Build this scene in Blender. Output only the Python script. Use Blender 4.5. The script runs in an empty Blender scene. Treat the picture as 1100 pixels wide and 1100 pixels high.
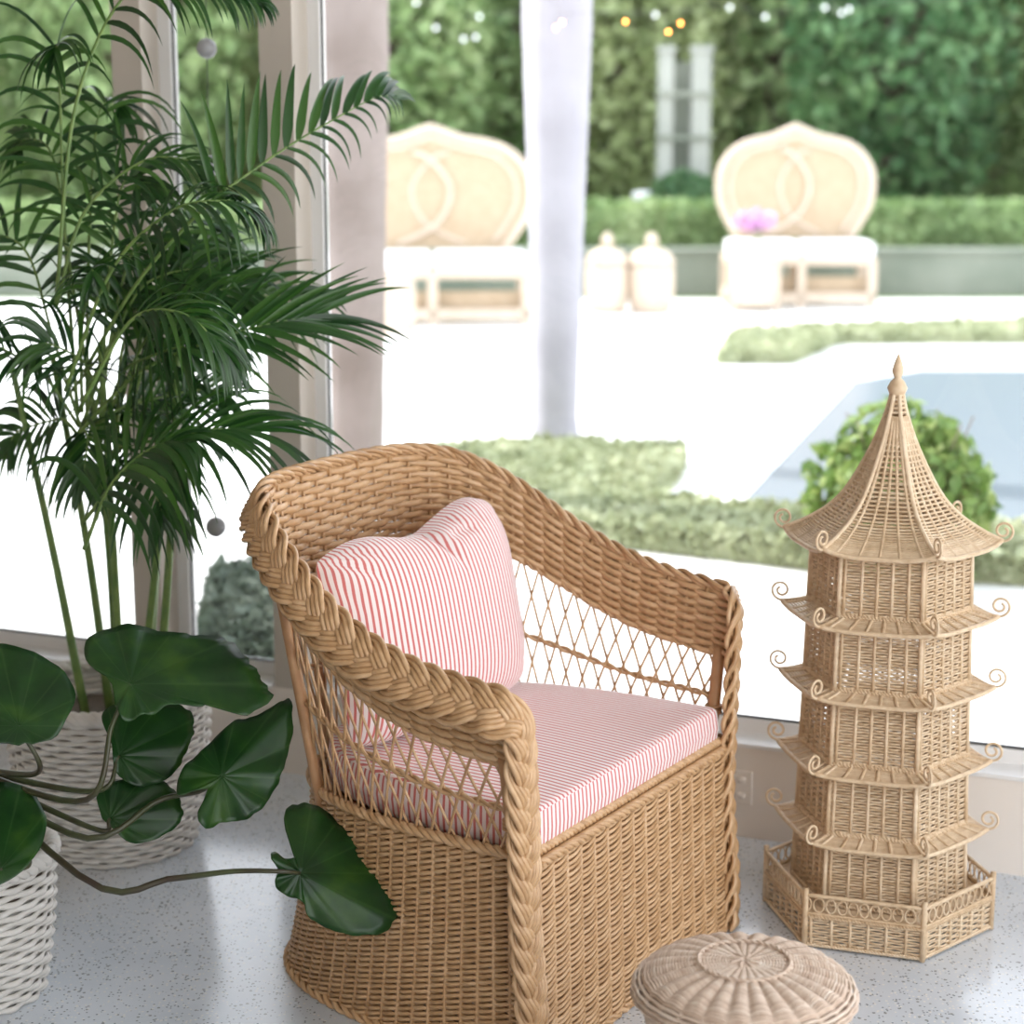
import bpy, math, random
import numpy as np
from mathutils import Vector, Matrix
rng = np.random.default_rng(7); random.seed(7)
SC = bpy.context.scene; COL = SC.collection
PI = math.pi
# ------------------------------------------------------------------ camera
F = 2050.0; H = 1.45; TH = math.atan(420/2050)
cam_d = bpy.data.cameras.new('camera'); cam = bpy.data.objects.new('camera', cam_d); COL.objects.link(cam)
cam.location = (0, 0, H); cam.rotation_euler = (PI/2-TH, 0, 0)
cam_d.sensor_fit = 'HORIZONTAL'; cam_d.sensor_width = 36; cam_d.lens = F/1100*36
cam_d.dof.use_dof = True; cam_d.dof.focus_distance = 3.05; cam_d.dof.aperture_fstop = 3.2
cam_d.clip_start = .05; cam_d.clip_end = 200
SC.camera = cam

def at(px, py, d):
    a = (px-550)/F; b = -(py-550)/F
    return np.array([a*d, d*(math.cos(TH)+b*math.sin(TH)), H+d*(-math.sin(TH)+b*math.cos(TH))])
def ground(px, py, z=0.0):
    a = (px-550)/F; b = -(py-550)/F
    D = np.array([a, math.cos(TH)+b*math.sin(TH), -math.sin(TH)+b*math.cos(TH)])
    return np.array([0, 0, H]) + D*((z-H)/D[2])

# ------------------------------------------------------------------ materials
def new_mat(name):
    m = bpy.data.materials.new(name); m.use_nodes = True
    nt = m.node_tree; b = nt.nodes['Principled BSDF']
    return m, nt, b
def N(nt, t, **kw):
    n = nt.nodes.new(t)
    for k, v in kw.items():
        if k in n.inputs: n.inputs[k].default_value = v
        else: setattr(n, k, v)
    return n
def ramp(nt, fac, stops):
    r = nt.nodes.new('ShaderNodeValToRGB'); nt.links.new(fac, r.inputs[0])
    el = r.color_ramp.elements
    while len(el) < len(stops): el.new(.5)
    for e, (p, c) in zip(el, stops): e.position = p; e.color = (*c, 1)
    return r.outputs[0]
def mat_noise(name, c1, c2, scale=20, rough=.5, bump=0, detail=3, spec=.5, c3=None):
    m, nt, b = new_mat(name)
    tc = N(nt, 'ShaderNodeTexCoord'); no = N(nt, 'ShaderNodeTexNoise', Scale=scale, Detail=detail)
    nt.links.new(tc.outputs['Object'], no.inputs['Vector'])
    st = [(.3, c1), (.7, c2)] if c3 is None else [(.3, c1), (.5, c2), (.7, c3)]
    nt.links.new(ramp(nt, no.outputs[0], st), b.inputs['Base Color'])
    b.inputs['Roughness'].default_value = rough; b.inputs['Specular IOR Level'].default_value = spec
    if bump:
        bp = N(nt, 'ShaderNodeBump', Strength=bump, Distance=.01); nt.links.new(no.outputs[0], bp.inputs['Height'])
        nt.links.new(bp.outputs[0], b.inputs['Normal'])
    return m
def mat_island(name, cols, rough=.5, spec=.4, transl=0, noise=None):
    """colour varies from one loose piece (cane, leaf) to the next"""
    m, nt, b = new_mat(name)
    g = N(nt, 'ShaderNodeNewGeometry')
    src = g.outputs['Random Per Island']
    if noise:
        tc = N(nt, 'ShaderNodeTexCoord'); no = N(nt, 'ShaderNodeTexNoise', Scale=noise, Detail=2)
        nt.links.new(tc.outputs['Object'], no.inputs['Vector'])
        ma = N(nt, 'ShaderNodeMath', operation='MULTIPLY_ADD'); nt.links.new(src, ma.inputs[0]); ma.inputs[1].default_value = .45
        mb = N(nt, 'ShaderNodeMath', operation='MULTIPLY_ADD'); nt.links.new(no.outputs[0], mb.inputs[0]); mb.inputs[1].default_value = 1.3; mb.inputs[2].default_value = -.35
        nt.links.new(mb.outputs[0], ma.inputs[2]); src = ma.outputs[0]
    k = len(cols)
    c = ramp(nt, src, [(i/(k-1) if k > 1 else 0, cc) for i, cc in enumerate(cols)])
    nt.links.new(c, b.inputs['Base Color'])
    b.inputs['Roughness'].default_value = rough; b.inputs['Specular IOR Level'].default_value = spec
    if transl:
        tr = N(nt, 'ShaderNodeBsdfTranslucent'); nt.links.new(c, tr.inputs[0])
        mx = N(nt, 'ShaderNodeMixShader'); mx.inputs[0].default_value = transl
        nt.links.new(b.outputs[0], mx.inputs[1]); nt.links.new(tr.outputs[0], mx.inputs[2])
        nt.links.new(mx.outputs[0], nt.nodes['Material Output'].inputs[0])
    return m
def mat_wicker(name, cols, rough=.45, scale=60, spec=.4):
    m, nt, b = new_mat(name)
    g = N(nt, 'ShaderNodeNewGeometry'); tc = N(nt, 'ShaderNodeTexCoord')
    no = N(nt, 'ShaderNodeTexNoise', Scale=scale, Detail=3); nt.links.new(tc.outputs['Object'], no.inputs['Vector'])
    ad = N(nt, 'ShaderNodeMath', operation='MULTIPLY_ADD'); nt.links.new(g.outputs['Random Per Island'], ad.inputs[0]); ad.inputs[1].default_value = .5
    m2 = N(nt, 'ShaderNodeMath', operation='MULTIPLY_ADD'); nt.links.new(no.outputs[0], m2.inputs[0]); m2.inputs[1].default_value = 1.2; m2.inputs[2].default_value = -.35
    nt.links.new(m2.outputs[0], ad.inputs[2])
    nt.links.new(ramp(nt, ad.outputs[0], [(0, cols[0]), (.5, cols[1]), (1, cols[2])]), b.inputs['Base Color'])
    b.inputs['Roughness'].default_value = rough; b.inputs['Specular IOR Level'].default_value = spec
    bp = N(nt, 'ShaderNodeBump', Strength=.25, Distance=.001); nt.links.new(no.outputs[0], bp.inputs['Height']); nt.links.new(bp.outputs[0], b.inputs['Normal'])
    return m
WICKER = mat_wicker('wicker', [(.40, .225, .10), (.56, .345, .175), (.68, .46, .265)], rough=.36, spec=.65)
WICKER_P = mat_wicker('pale_wicker', [(.52, .36, .21), (.70, .53, .35), (.82, .68, .50)], scale=80)
WICKER_W = mat_wicker('whitewashed_wicker', [(.50, .36, .27), (.68, .54, .43), (.80, .70, .60)], scale=70, rough=.6)
WICKER_B = mat_wicker('cream_wicker', [(.52, .42, .32), (.58, .48, .38), (.64, .54, .43)], scale=20, rough=.6)  # cream cane of the garden furniture
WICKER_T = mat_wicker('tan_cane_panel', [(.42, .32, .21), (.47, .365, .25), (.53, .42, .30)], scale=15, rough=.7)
POLE = mat_noise('cane_pole', (.42, .22, .10), (.52, .30, .15), 30, .4)
def mat_stripe(name, period, duty=.5):
    m, nt, b = new_mat(name)
    uv = N(nt, 'ShaderNodeUVMap', uv_map='UVMap'); sp = N(nt, 'ShaderNodeSeparateXYZ'); nt.links.new(uv.outputs[0], sp.inputs[0])
    di = N(nt, 'ShaderNodeMath', operation='DIVIDE'); nt.links.new(sp.outputs[0], di.inputs[0]); di.inputs[1].default_value = period
    fr = N(nt, 'ShaderNodeMath', operation='PINGPONG'); nt.links.new(di.outputs[0], fr.inputs[0]); fr.inputs[1].default_value = .5
    c = ramp(nt, fr.outputs[0], [((duty/2)-.03, (.62, .19, .18)), ((duty/2)+.03, (.88, .79, .79))])
    nt.links.new(c, b.inputs['Base Color'])
    b.inputs['Roughness'].default_value = .85; b.inputs['Specular IOR Level'].default_value = .2
    b.inputs['Sheen Weight'].default_value = .6; b.inputs['Sheen Roughness'].default_value = .35
    tc = N(nt, 'ShaderNodeTexCoord'); no = N(nt, 'ShaderNodeTexNoise', Scale=700, Detail=1); nt.links.new(tc.outputs['Object'], no.inputs['Vector'])
    n2 = N(nt, 'ShaderNodeTexNoise', Scale=9, Detail=2); nt.links.new(tc.outputs['Object'], n2.inputs['Vector'])
    bp = N(nt, 'ShaderNodeBump', Strength=.15, Distance=.0006); nt.links.new(no.outputs[0], bp.inputs['Height'])
    b2 = N(nt, 'ShaderNodeBump', Strength=.35, Distance=.01); nt.links.new(n2.outputs[0], b2.inputs['Height']); nt.links.new(bp.outputs[0], b2.inputs['Normal'])
    nt.links.new(b2.outputs[0], b.inputs['Normal'])
    return m
STRIPE = mat_stripe('ticking_stripe', .0118, .40)
PAINT = mat_noise('wall_paint', (.84, .78, .72), (.86, .80, .74), 3, .6)
PILLAR_SHADE = mat_noise('shaded_pillar_paint', (.54, .49, .43), (.57, .52, .46), 3, .6)  # wall paint darkened for the shade on the pillars' room side
TANW = mat_noise('tan_wall_paint', (.42, .35, .28), (.45, .38, .31), 3, .7)  # dark tan to cut bounce light from the unseen walls
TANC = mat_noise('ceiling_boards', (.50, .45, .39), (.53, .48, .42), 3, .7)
FRAME = mat_noise('white_frame', (.80, .80, .80), (.84, .84, .84), 5, .4)
GASKET = mat_noise('dark_gasket', (.05, .05, .05), (.08, .08, .08), 5, .5)
PALM = mat_island('palm_leaf', [(.010, .045, .010), (.022, .085, .016), (.05, .14, .02)], .32, .6, .22)
PALMSTEM = mat_noise('palm_stem', (.10, .20, .05), (.20, .30, .08), 30, .4)
TREE_A = mat_island('tree_leaf_mid', [(.12, .20, .08), (.25, .37, .15), (.46, .56, .29)], .5, .4, .25, 1.1)
TREE_B = mat_island('tree_leaf_dark', [(.035, .11, .045), (.09, .20, .08), (.19, .32, .13)], .5, .4, .2, 1.1)
TREE_C = mat_island('tree_leaf_yellow', [(.24, .32, .14), (.42, .50, .24), (.56, .62, .36)], .5, .4, .3, 1.1)
BED = mat_island('ground_cover', [(.27, .31, .17), (.40, .44, .27), (.54, .56, .38)], .6, .3, .2, 2.5)
BUSH = mat_island('bush_leaf', [(.08, .16, .03), (.16, .27, .06), (.30, .38, .12)], .5, .4, .3)
BARK = mat_noise('palm_bark', (.33, .32, .355), (.43, .42, .465), 3, .8, .3, 5)
BARK_SHADED = mat_noise('palm_bark_shaded', (.19, .15, .13), (.33, .28, .26), 2.5, .8, .3, 5)  # roof shade over the left trunk put into a darker, warmer bark
BARK_D = mat_noise('bark_brown', (.12, .09, .07), (.2, .16, .12), 8, .8)
STONE = mat_noise('terrace_stone', (.80, .79, .77), (.84, .83, .81), 2, .7)
CUSH = mat_noise('white_canvas', (.84, .84, .84), (.88, .88, .88), 5, .9)
WALLG = mat_noise('garden_wall', (.16, .19, .15), (.30, .32, .27), 1.2, .8)
GLASSM, nt, b = new_mat('window_glass')
tr = N(nt, 'ShaderNodeBsdfTransparent'); gl = N(nt, 'ShaderNodeBsdfGlossy', Roughness=.0); lw = N(nt, 'ShaderNodeFresnel', IOR=1.35)
mx = N(nt, 'ShaderNodeMixShader'); nt.links.new(lw.outputs[0], mx.inputs[0]); nt.links.new(tr.outputs[0], mx.inputs[1]); nt.links.new(gl.outputs[0], mx.inputs[2])
nt.links.new(mx.outputs[0], nt.nodes['Material Output'].inputs[0])
WATER, nt, b = new_mat('pool_water'); b.inputs['Base Color'].default_value = (.20, .235, .27, 1); b.inputs['Roughness'].default_value = .25
# terrazzo
TERR, nt, b = new_mat('terrazzo')
tc = N(nt, 'ShaderNodeTexCoord')
no = N(nt, 'ShaderNodeTexNoise', Scale=5, Detail=4); nt.links.new(tc.outputs['Object'], no.inputs['Vector'])
base = ramp(nt, no.outputs[0], [(.3, (.60, .655, .72)), (.7, (.71, .75, .80))])
def speck(scale, thr, col, src, off):
    mp = N(nt, 'ShaderNodeMapping'); mp.inputs['Location'].default_value = (off, off, 0); nt.links.new(tc.outputs['Object'], mp.inputs[0])
    v = N(nt, 'ShaderNodeTexVoronoi', Scale=scale); nt.links.new(mp.outputs[0], v.inputs['Vector'])
    sp = N(nt, 'ShaderNodeSeparateXYZ'); nt.links.new(v.outputs['Color'], sp.inputs[0])
    a = N(nt, 'ShaderNodeMath', operation='LESS_THAN'); nt.links.new(v.outputs['Distance'], a.inputs[0]); a.inputs[1].default_value = .33
    c = N(nt, 'ShaderNodeMath', operation='LESS_THAN'); nt.links.new(sp.outputs[0], c.inputs[0]); c.inputs[1].default_value = thr
    mu = N(nt, 'ShaderNodeMath', operation='MULTIPLY'); nt.links.new(a.outputs[0], mu.inputs[0]); nt.links.new(c.outputs[0], mu.inputs[1])
    mxx = N(nt, 'ShaderNodeMixRGB'); nt.links.new(mu.outputs[0], mxx.inputs[0]); nt.links.new(src, mxx.inputs[1]); mxx.inputs[2].default_value = (*col, 1)
    return mxx.outputs[0]
c = speck(170, .25, (.22, .25, .28), base, 0); c = speck(110, .18, (.30, .32, .33), c, 3.3); c = speck(140, .3, (.78, .78, .76), c, 7.1)
nt.links.new(c, b.inputs['Base Color']); b.inputs['Roughness'].default_value = .16; b.inputs['Specular IOR Level'].default_value = .5

# ------------------------------------------------------------------ mesh collector
class MB:
    def __init__(s): s.v = []; s.f = []; s.n = 0; s.uv = []; s.hasuv = False
    def add(s, V, Fc, uv=None):
        V = np.asarray(V, float).reshape(-1, 3)
        s.v.append(V)
        for f in Fc: s.f.append(tuple(int(i)+s.n for i in f))
        if uv is not None: s.hasuv = True; s.uv.append(np.asarray(uv, float).reshape(-1, 2))
        elif True: s.uv.append(np.zeros((len(V), 2)))
        s.n += len(V); return s
    def box(s, x0, x1, y0, y1, z0, z1, M=None):
        V = np.array([(x, y, z) for z in (z0, z1) for y in (y0, y1) for x in (x0, x1)], float)
        if M is not None: V = np.array([M(*p) for p in V])
        return s.add(V, [(0, 2, 3, 1), (4, 5, 7, 6), (0, 1, 5, 4), (2, 6, 7, 3), (0, 4, 6, 2), (1, 3, 7, 5)])
    def tubes(s, P, Nn, ra, rb=None, sides=6, closed=False, taper=None):
        """P (M,K,3) centre lines swept with an elliptical section; ra along Nn, rb across"""
        P = np.asarray(P, float)
        if P.ndim == 2: P = P[None]
        Nn = np.broadcast_to(np.asarray(Nn, float), P.shape)
        rb = ra if rb is None else rb
        T = np.gradient(P, axis=1) if not closed else np.roll(P, -1, 1)-np.roll(P, 1, 1)
        T /= np.linalg.norm(T, axis=2, keepdims=True)+1e-12
        B = np.cross(T, Nn); B /= np.linalg.norm(B, axis=2, keepdims=True)+1e-12
        A = np.cross(B, T)
        M, K, _ = P.shape
        th = np.arange(sides)/sides*2*PI
        tp = np.ones(K) if taper is None else np.asarray(taper, float)
        tp = tp[None, :, None, None]
        V = P[:, :, None]+tp*(A[:, :, None]*np.cos(th)[:, None]*ra+B[:, :, None]*np.sin(th)[:, None]*rb)
        fs = []
        kk = np.arange(K if closed else K-1); ii = np.arange(sides)
        a = kk[:, None]*sides+ii; bq = kk[:, None]*sides+(ii+1) % sides
        c = ((kk[:, None]+1) % K)*sides+(ii+1) % sides; d = ((kk[:, None]+1) % K)*sides+ii
        q = np.stack([a, bq, c, d], -1).reshape(-1, 4)
        Q = (q[None]+np.arange(M)[:, None, None]*K*sides).reshape(-1, 4)
        fs = Q.tolist()
        if not closed:
            for m in range(M):
                o = m*K*sides
                fs.append([o+i for i in range(sides)][::-1]); fs.append([o+(K-1)*sides+i for i in range(sides)])
        s.add(V, fs); return s
    def tube(s, pts, r, sides=8, n=(0.1, .2, 1), closed=False, rb=None, taper=None):
        return s.tubes(np.asarray(pts)[None], n, r, rb, sides, closed, taper)
    def lathe(s, prof, cx, cy, seg=32, rmod=None):
        K = len(prof); V = []
        for r, z in prof:
            for i in range(seg):
                a = i/seg*2*PI; rr = r*(rmod(a) if rmod else 1)
                V.append((cx+rr*math.cos(a), cy+rr*math.sin(a), z))
        Fq = [(k*seg+i, k*seg+(i+1) % seg, (k+1)*seg+(i+1) % seg, (k+1)*seg+i) for k in range(K-1) for i in range(seg)]
        Fq.append(tuple(range(seg))[::-1]); Fq.append(tuple((K-1)*seg+i for i in range(seg)))
        return s.add(V, Fq)
    def grid(s, G, uv=None, wrap=False):
        G = np.asarray(G, float); a, b, _ = G.shape
        Fq = [(i*b+j, (i+1)*b+j, (i+1)*b+(j+1) % b, i*b+(j+1) % b) for i in range(a-1) for j in range(b if wrap else b-1)]
        return s.add(G, Fq, uv)
    def prism(s, poly, z0, z1):
        n = len(poly)
        V = [(p[0], p[1], z0) for p in poly]+[(p[0], p[1], z1) for p in poly]
        Fq = [(i, (i+1) % n, n+(i+1) % n, n+i) for i in range(n)]+[tuple(range(n))[::-1], tuple(range(n, 2*n))]
        return s.add(V, Fq)
    def build(s, name, mat, parent=None, smooth=True, loc=None, rotz=None):
        me = bpy.data.meshes.new(name); V = np.concatenate(s.v)
        me.from_pydata(V.tolist(), [], s.f)
        if s.hasuv:
            UV = np.concatenate(s.uv); l = me.uv_layers.new(name='UVMap')
            idx = np.empty(len(me.loops), np.int32); me.loops.foreach_get('vertex_index', idx)
            l.data.foreach_set('uv', UV[idx].ravel())
        me.materials.append(mat)
        if smooth: me.polygons.foreach_set('use_smooth', [True]*len(me.polygons))
        me.update()
        o = bpy.data.objects.new(name, me); COL.objects.link(o)
        if parent: o.parent = parent
        if loc is not None: o.location = loc
        if rotz is not None: o.rotation_euler.z = rotz
        return o
def tag(o, label=None, cat=None, group=None, kind=None):
    if label: o['label'] = label
    if cat: o['category'] = cat
    if group: o['group'] = group
    if kind: o['kind'] = kind
    return o
def thing(name, label, cat, loc=(0, 0, 0), rz=0, group=None):
    o = bpy.data.objects.new(name, None); COL.objects.link(o); o.empty_display_size = .1
    o.location = loc; o.rotation_euler.z = rz
    return tag(o, label, cat, group)
def struct(mb, name, mat, smooth=False):
    return tag(mb.build(name, mat, None, smooth), kind='structure')
def bevel(o, w, seg=3):
    m = o.modifiers.new('bevel', 'BEVEL'); m.width = w; m.segments = seg; m.limit_method = 'ANGLE'; return o
def smoothpts(P, n):
    """Catmull-Rom through the points"""
    P = np.asarray(P, float); Q = np.vstack([2*P[0]-P[1], P, 2*P[-1]-P[-2]])
    out = []
    for t in np.linspace(0, len(P)-1-1e-9, n):
        i = int(t); u = t-i; a, b_, c_, d = Q[i:i+4]
        out.append(.5*((2*b_)+(-a+c_)*u+(2*a-5*b_+4*c_-d)*u*u+(-a+3*b_-3*c_+d)*u**3))
    return np.array(out)

# ------------------------------------------------------------------ the room
WP = np.array([.464, 3.736]); WE = np.array([.928, -.372]); WE /= np.linalg.norm(WE); WN = np.array([-WE[1], WE[0]])
def wm(w, o, z):
    p = WP+WE*w+WN*o; return (p[0], p[1], z)
WR = 3.2; WL = -3.6; CEIL = 3.0
mb = MB(); mb.box(WL, WR, -7.0, .12, -.12, 0, wm); struct(mb, 'floor', TERR)
mb = MB(); mb.box(WL, WR, 0.0, .12, 0, .2, wm); mb.box(WL, WR, 0, .14, 2.75, CEIL, wm); struct(mb, 'wall_back', PAINT)
mb = MB(); mb.box(WL, WR, -4.5, .35, CEIL, CEIL+.15, wm); struct(mb, 'ceiling', TANC)
mb = MB(); mb.box(WL-.12, WL, -7.0, .14, 0, CEIL, wm); struct(mb, 'wall_left', TANW)
mb = MB(); mb.box(WL, 1.7, -4.5, -4.38, 0, CEIL, wm); struct(mb, 'light_block_wall', TANW)  # unseen wall behind the camera, added to block sky light on the chair
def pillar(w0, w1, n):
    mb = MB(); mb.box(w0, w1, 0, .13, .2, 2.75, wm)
    struct(mb, 'trim_%d' % n, PILLAR_SHADE)
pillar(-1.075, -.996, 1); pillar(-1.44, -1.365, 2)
def window(n, w0, w1):
    mb = MB(); fw = .03
    mb.box(w0, w1, .07, .1, .2, .232, wm); mb.box(w0, w1, .07, .1, 2.71, 2.75, wm)
    mb.box(w0, w0+fw, .07, .1, .232, 2.71, wm); mb.box(w1-fw, w1, .07, .1, .232, 2.71, wm)
    root = struct(mb, 'window_%d' % n, FRAME)
    mb = MB(); mb.box(w0, w1, -.006, .07, .195, .203, wm); mb.build('window_sill', FRAME, root, False)
    mb = MB(); g = .002
    mb.box(w0+fw, w0+fw+g, .078, .086, .232, 2.71, wm); mb.box(w1-fw-g, w1-fw, .078, .086, .232, 2.71, wm); mb.box(w0+fw, w1-fw, .078, .086, .232, .236, wm)
    mb.build('gasket', GASKET, root, False)
    mb = MB(); mb.box(w0+fw, w1-fw, .092, .098, .232, 2.71, wm); mb.build('glass_pane', GLASSM, root, False)
window(1, -.998, WR-.02); window(2, -1.365, -1.083); window(3, WL+.02, -1.44)
t = thing('wall_outlet', 'small pale outlet plate low on the wall behind the armchair', 'outlet', wm(.01, 0, .108), math.atan2(WE[1], WE[0]))
mb = MB(); mb.box(-.022, .022, -.006, 0, -.036, .036); bevel(mb.build('cover_plate', PAINT, t, False), .002)
mb = MB()
for z in (-.017, .017): mb.lathe([(.0005, z-.009), (.010, z-.006), (.011, z+.006), (.0005, z+.009)], 0, -.0005, 12)
mb.build('socket', PAINT, t)

# ------------------------------------------------------------------ the armchair
CH = (.2077, 3.0001, 0); YAW = 1.0104
W_, D_, NN = .3968, .63, 3.03; h0, h1, pw, bb, wf = .6139, .8517, 1.5202, .0191, -.0467
WS, DS, ZS, FS = .3318, .5631, .3549, .0029; WB, DB, FB = .3377, .6295, -.0097
def uu(W, D, f, t):
    c, s = np.cos(t), np.sin(t)
    return W*np.sign(c)*np.abs(c)**(2/NN), f+(D-f)*np.abs(s)**(2/NN)
def rim(t):
    x, y = uu(W_, D_, 0, t); u = np.clip(y/D_, 0, 1)
    z = h0+(h1-h0)*(.5-.5*np.cos(PI*u**pw))+bb*np.sin(PI*u**.6)
    return np.stack([x*(1+wf*(1-u)**2), y, z], -1)
def ring(t):
    x, y = uu(WS, DS, FS, t); return np.stack([x, y, x*0+ZS], -1)
def basec(t):
    x, y = uu(WB, DB, FB, t); return np.stack([x, y, x*0], -1)
tt = np.linspace(0, PI, 6001); pm = (ring(tt)*.6+rim(tt)*.4)[:, :2]
ss = np.concatenate([[0], np.cumsum(np.linalg.norm(np.diff(pm, axis=0), axis=1))]); SL = ss[-1]; ss /= SL
def tofs(s): return np.interp(s, ss, tt)
def surf(s, f, lower):
    """s along the U (0 right front, 1 left front); f 0..1 up the skirt or from seat ring to rim"""
    t = tofs(s); f = np.asarray(f)[..., None]
    if lower: return ring(t)+(basec(t)-ring(t))*np.where(f < 1, (1-f), 0)**1.5*np.array([1, 1, 0])+np.array([0, 0, 1])*(f-1)*ZS
    return ring(t)+(rim(t)-ring(t))*f
def onorm(s):
    e = 1e-3; a = surf(np.clip(s-e, 0, 1), np.full(np.shape(s), .5), False); b_ = surf(np.clip(s+e, 0, 1), np.full(np.shape(s), .5), False)
    T = b_-a; T[..., 2] = 0; T /= np.linalg.norm(T, axis=-1, keepdims=True)
    return np.stack([T[..., 1], -T[..., 0], T[..., 2]*0], -1)
NST = int(SL/.030)
armchair = thing('wicker_armchair', 'natural wicker barrel armchair with thick braided arms and skirt to the floor', 'armchair', CH, YAW)
# skirt: pairs of canes twined round the stakes
def twine(S0, S1, rows, fz, fn, nst, mb, rc=.0035, off=.0042, vo=.0030, sp=8):
    s = np.linspace(S0, S1, nst*sp+1); ph = np.linspace(0, nst*PI, nst*sp+1)
    n = fn(s)
    for r in range(rows):
        jit = rng.normal(0, .0005)
        for k in (0, 1):
            a = np.cos(ph+k*PI+PI/2); v = np.sin(ph+k*PI+PI/2)
            P = fz(s, (r+.5)/rows)+n*(a*off)[:, None]+np.array([0, 0, 1])*(v*vo+jit)[:, None]
            mb.tubes(P, n, rc*.85, rc, 6)
rows = 37
mb = MB(); twine(0.006, .994, rows, lambda s, f: surf(s, np.full(s.shape, f), True), onorm, NST, mb)
sst = (np.arange(NST)+.0)/NST*.988+.006
f = np.linspace(0, 1, 9)
mb.tubes(np.array([surf(np.full(9, q), f, True) for q in sst]), np.array([onorm(np.array([q]))[0] for q in sst])[:, None], .0045, .0045, 6)
mb.build('side_skirt', WICKER, armchair)
FNW = int(2*WS/.042)
def fpan(s, f):
    f = np.full(s.shape, f); hw = WS+(WB-WS)*(1-f)**1.5
    y = FS+(FB-FS)*(1-f)-.004-.028*(1-f)**2*0
    return np.stack([(s*2-1)*(hw-.012), y, f*(ZS-.012)], -1)
mb = MB(); twine(0, 1, rows, fpan, lambda s: np.tile([0, -1., 0], (len(s), 1)), FNW, mb)
mb.tubes(np.array([[fpan(np.array([q]), v)[0] for v in np.linspace(0, 1, 6)] for q in np.arange(FNW+1)/FNW]), (0, -1, 0), .0045, .0045, 6)
mb.build('front_panel', WICKER, armchair)
# twisted borders of the skirt
def rope(path, nrm, r, pitch, mb, k=2, rc=None):
    P = np.asarray(path); L = np.concatenate([[0], np.cumsum(np.linalg.norm(np.diff(P, axis=0), axis=1))])
    n = int(L[-1]/pitch*10); s = np.linspace(0, L[-1], n)
    Q = np.stack([np.interp(s, L, P[:, i]) for i in range(3)], -1); Nq = np.stack([np.interp(s, L, np.broadcast_to(nrm, P.shape)[:, i]) for i in range(3)], -1)
    T = np.gradient(Q, axis=0); T /= np.linalg.norm(T, axis=1, keepdims=True); B = np.cross(T, Nq)
    for j in range(k):
        a = s/pitch*2*PI+j*2*PI/k
        mb.tubes(Q+(Nq*np.cos(a)[:, None]+B*np.sin(a)[:, None])*r, Nq, rc or r*1.05, None, 6)
mb = MB(); s = np.linspace(.004, .996, 300); on = onorm(s)
rope(surf(s, np.ones(300), True)+on*.004+np.array([0, 0, .004]), on, .0048, .055, mb, 3)
rope(surf(s, np.full(300, .02), True)+on*.004, on, .0045, .05, mb, 2)
x = np.linspace(-WS+.012, WS-.012, 120)
for dz, dy, pch in ((.0, -.008, .05), (.013, .004, .035)):
    rope(np.stack([x, x*0+FS+dy, x*0+ZS-.008+dz], -1), (0, -1, 0), .0046, pch, mb, 3)
rope(np.stack([x, x*0+FB-.006, x*0+.008], -1), (0, -1, 0), .0042, .05, mb, 2)
mb.build('twisted_border', WICKER, armchair)
# seat deck
mb = MB(); t_ = np.linspace(0, PI, 60); x, y = uu(WS-.02, DS-.02, .02, t_)
mb.prism(list(zip(x, y)), ZS-.03, ZS-.012); mb.build('seat_deck', POLE, armchair, False)
# upper band, plain weave
def bandz(s): return .112+.072*np.sin(PI*s)**4
def zfr(s, z):
    t = tofs(s); return (z-ZS)/(rim(t)[..., 2]-ZS)
BST = int(SL/.037); BST += (BST+1) % 2
mb = MB(); s = np.linspace(.004, .996, BST*8+1); on = onorm(s); ph = np.linspace(0, BST*PI, len(s))
for r in range(16):
    fr = (r+.35)/16; zr = rim(tofs(s))[:, 2]; z = zr-.006-bandz(s)*(1-fr)
    P = surf(s, zfr(s, z), False)+on*(np.sin(ph+(r % 2)*PI)*.0048)[:, None]
    mb.tubes(P, on, .0027, .0050, 6, taper=np.maximum(bandz(s)/16/.0076, 1.2))
bs = (np.arange(BST)+.5)/BST*.992+.004
mb.tubes(np.array([surf(np.full(4, q), zfr(np.full(4, q), np.linspace(rim(tofs(q))[2]-.006-bandz(q), rim(tofs(q))[2]-.004, 4)), False) for q in bs]),
         np.array([onorm(np.array([q]))[0] for q in bs])[:, None], .0032, .0032, 6)
mb.build('woven_band', WICKER, armchair)
# lattice of crossing canes
mb = MB(); NL = int(SL/.033); sh = .074/SL; K = 12
for k in range(-2, NL+3):
    for sg in (-1, 1):
        sb = (k+.5+.12*sg)/NL; u = np.linspace(0, 1, K); s = sb+sg*(u-.15)*sh+rng.normal(0, .0006)
        if s.min() < .018 or s.max() > .982:
            ok = (s > .016) & (s < .984)
            if ok.sum() < 4: continue
            u = np.linspace(u[ok].min(), u[ok].max(), K); s = np.interp(u, np.linspace(0, 1, K), s)
        zt = rim(tofs(s))[:, 2]-.006-bandz(s)+.004; z = ZS+.004+(zt-ZS-.004)*u
        o = onorm(s); P = surf(s, zfr(s, z), False)+o*(sg*.0024)
        mb.tubes(P, o, .0024, .0024, 6)
mb.build('lattice', WICKER, armchair)
mb = MB(); s = np.linspace(.012, .988, 400); o = onorm(s)
zt = rim(tofs(s))[:, 2]-.006-bandz(s); z = ZS+(zt-ZS)*.52
rope(surf(s, zfr(s, z), False), o, .0034, .06, mb, 2, .0032)
rope(surf(s, zfr(s, zt+.002), False), o, .0032, .04, mb, 2, .0032)
mb.build('lattice_rail', WICKER, armchair)
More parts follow.
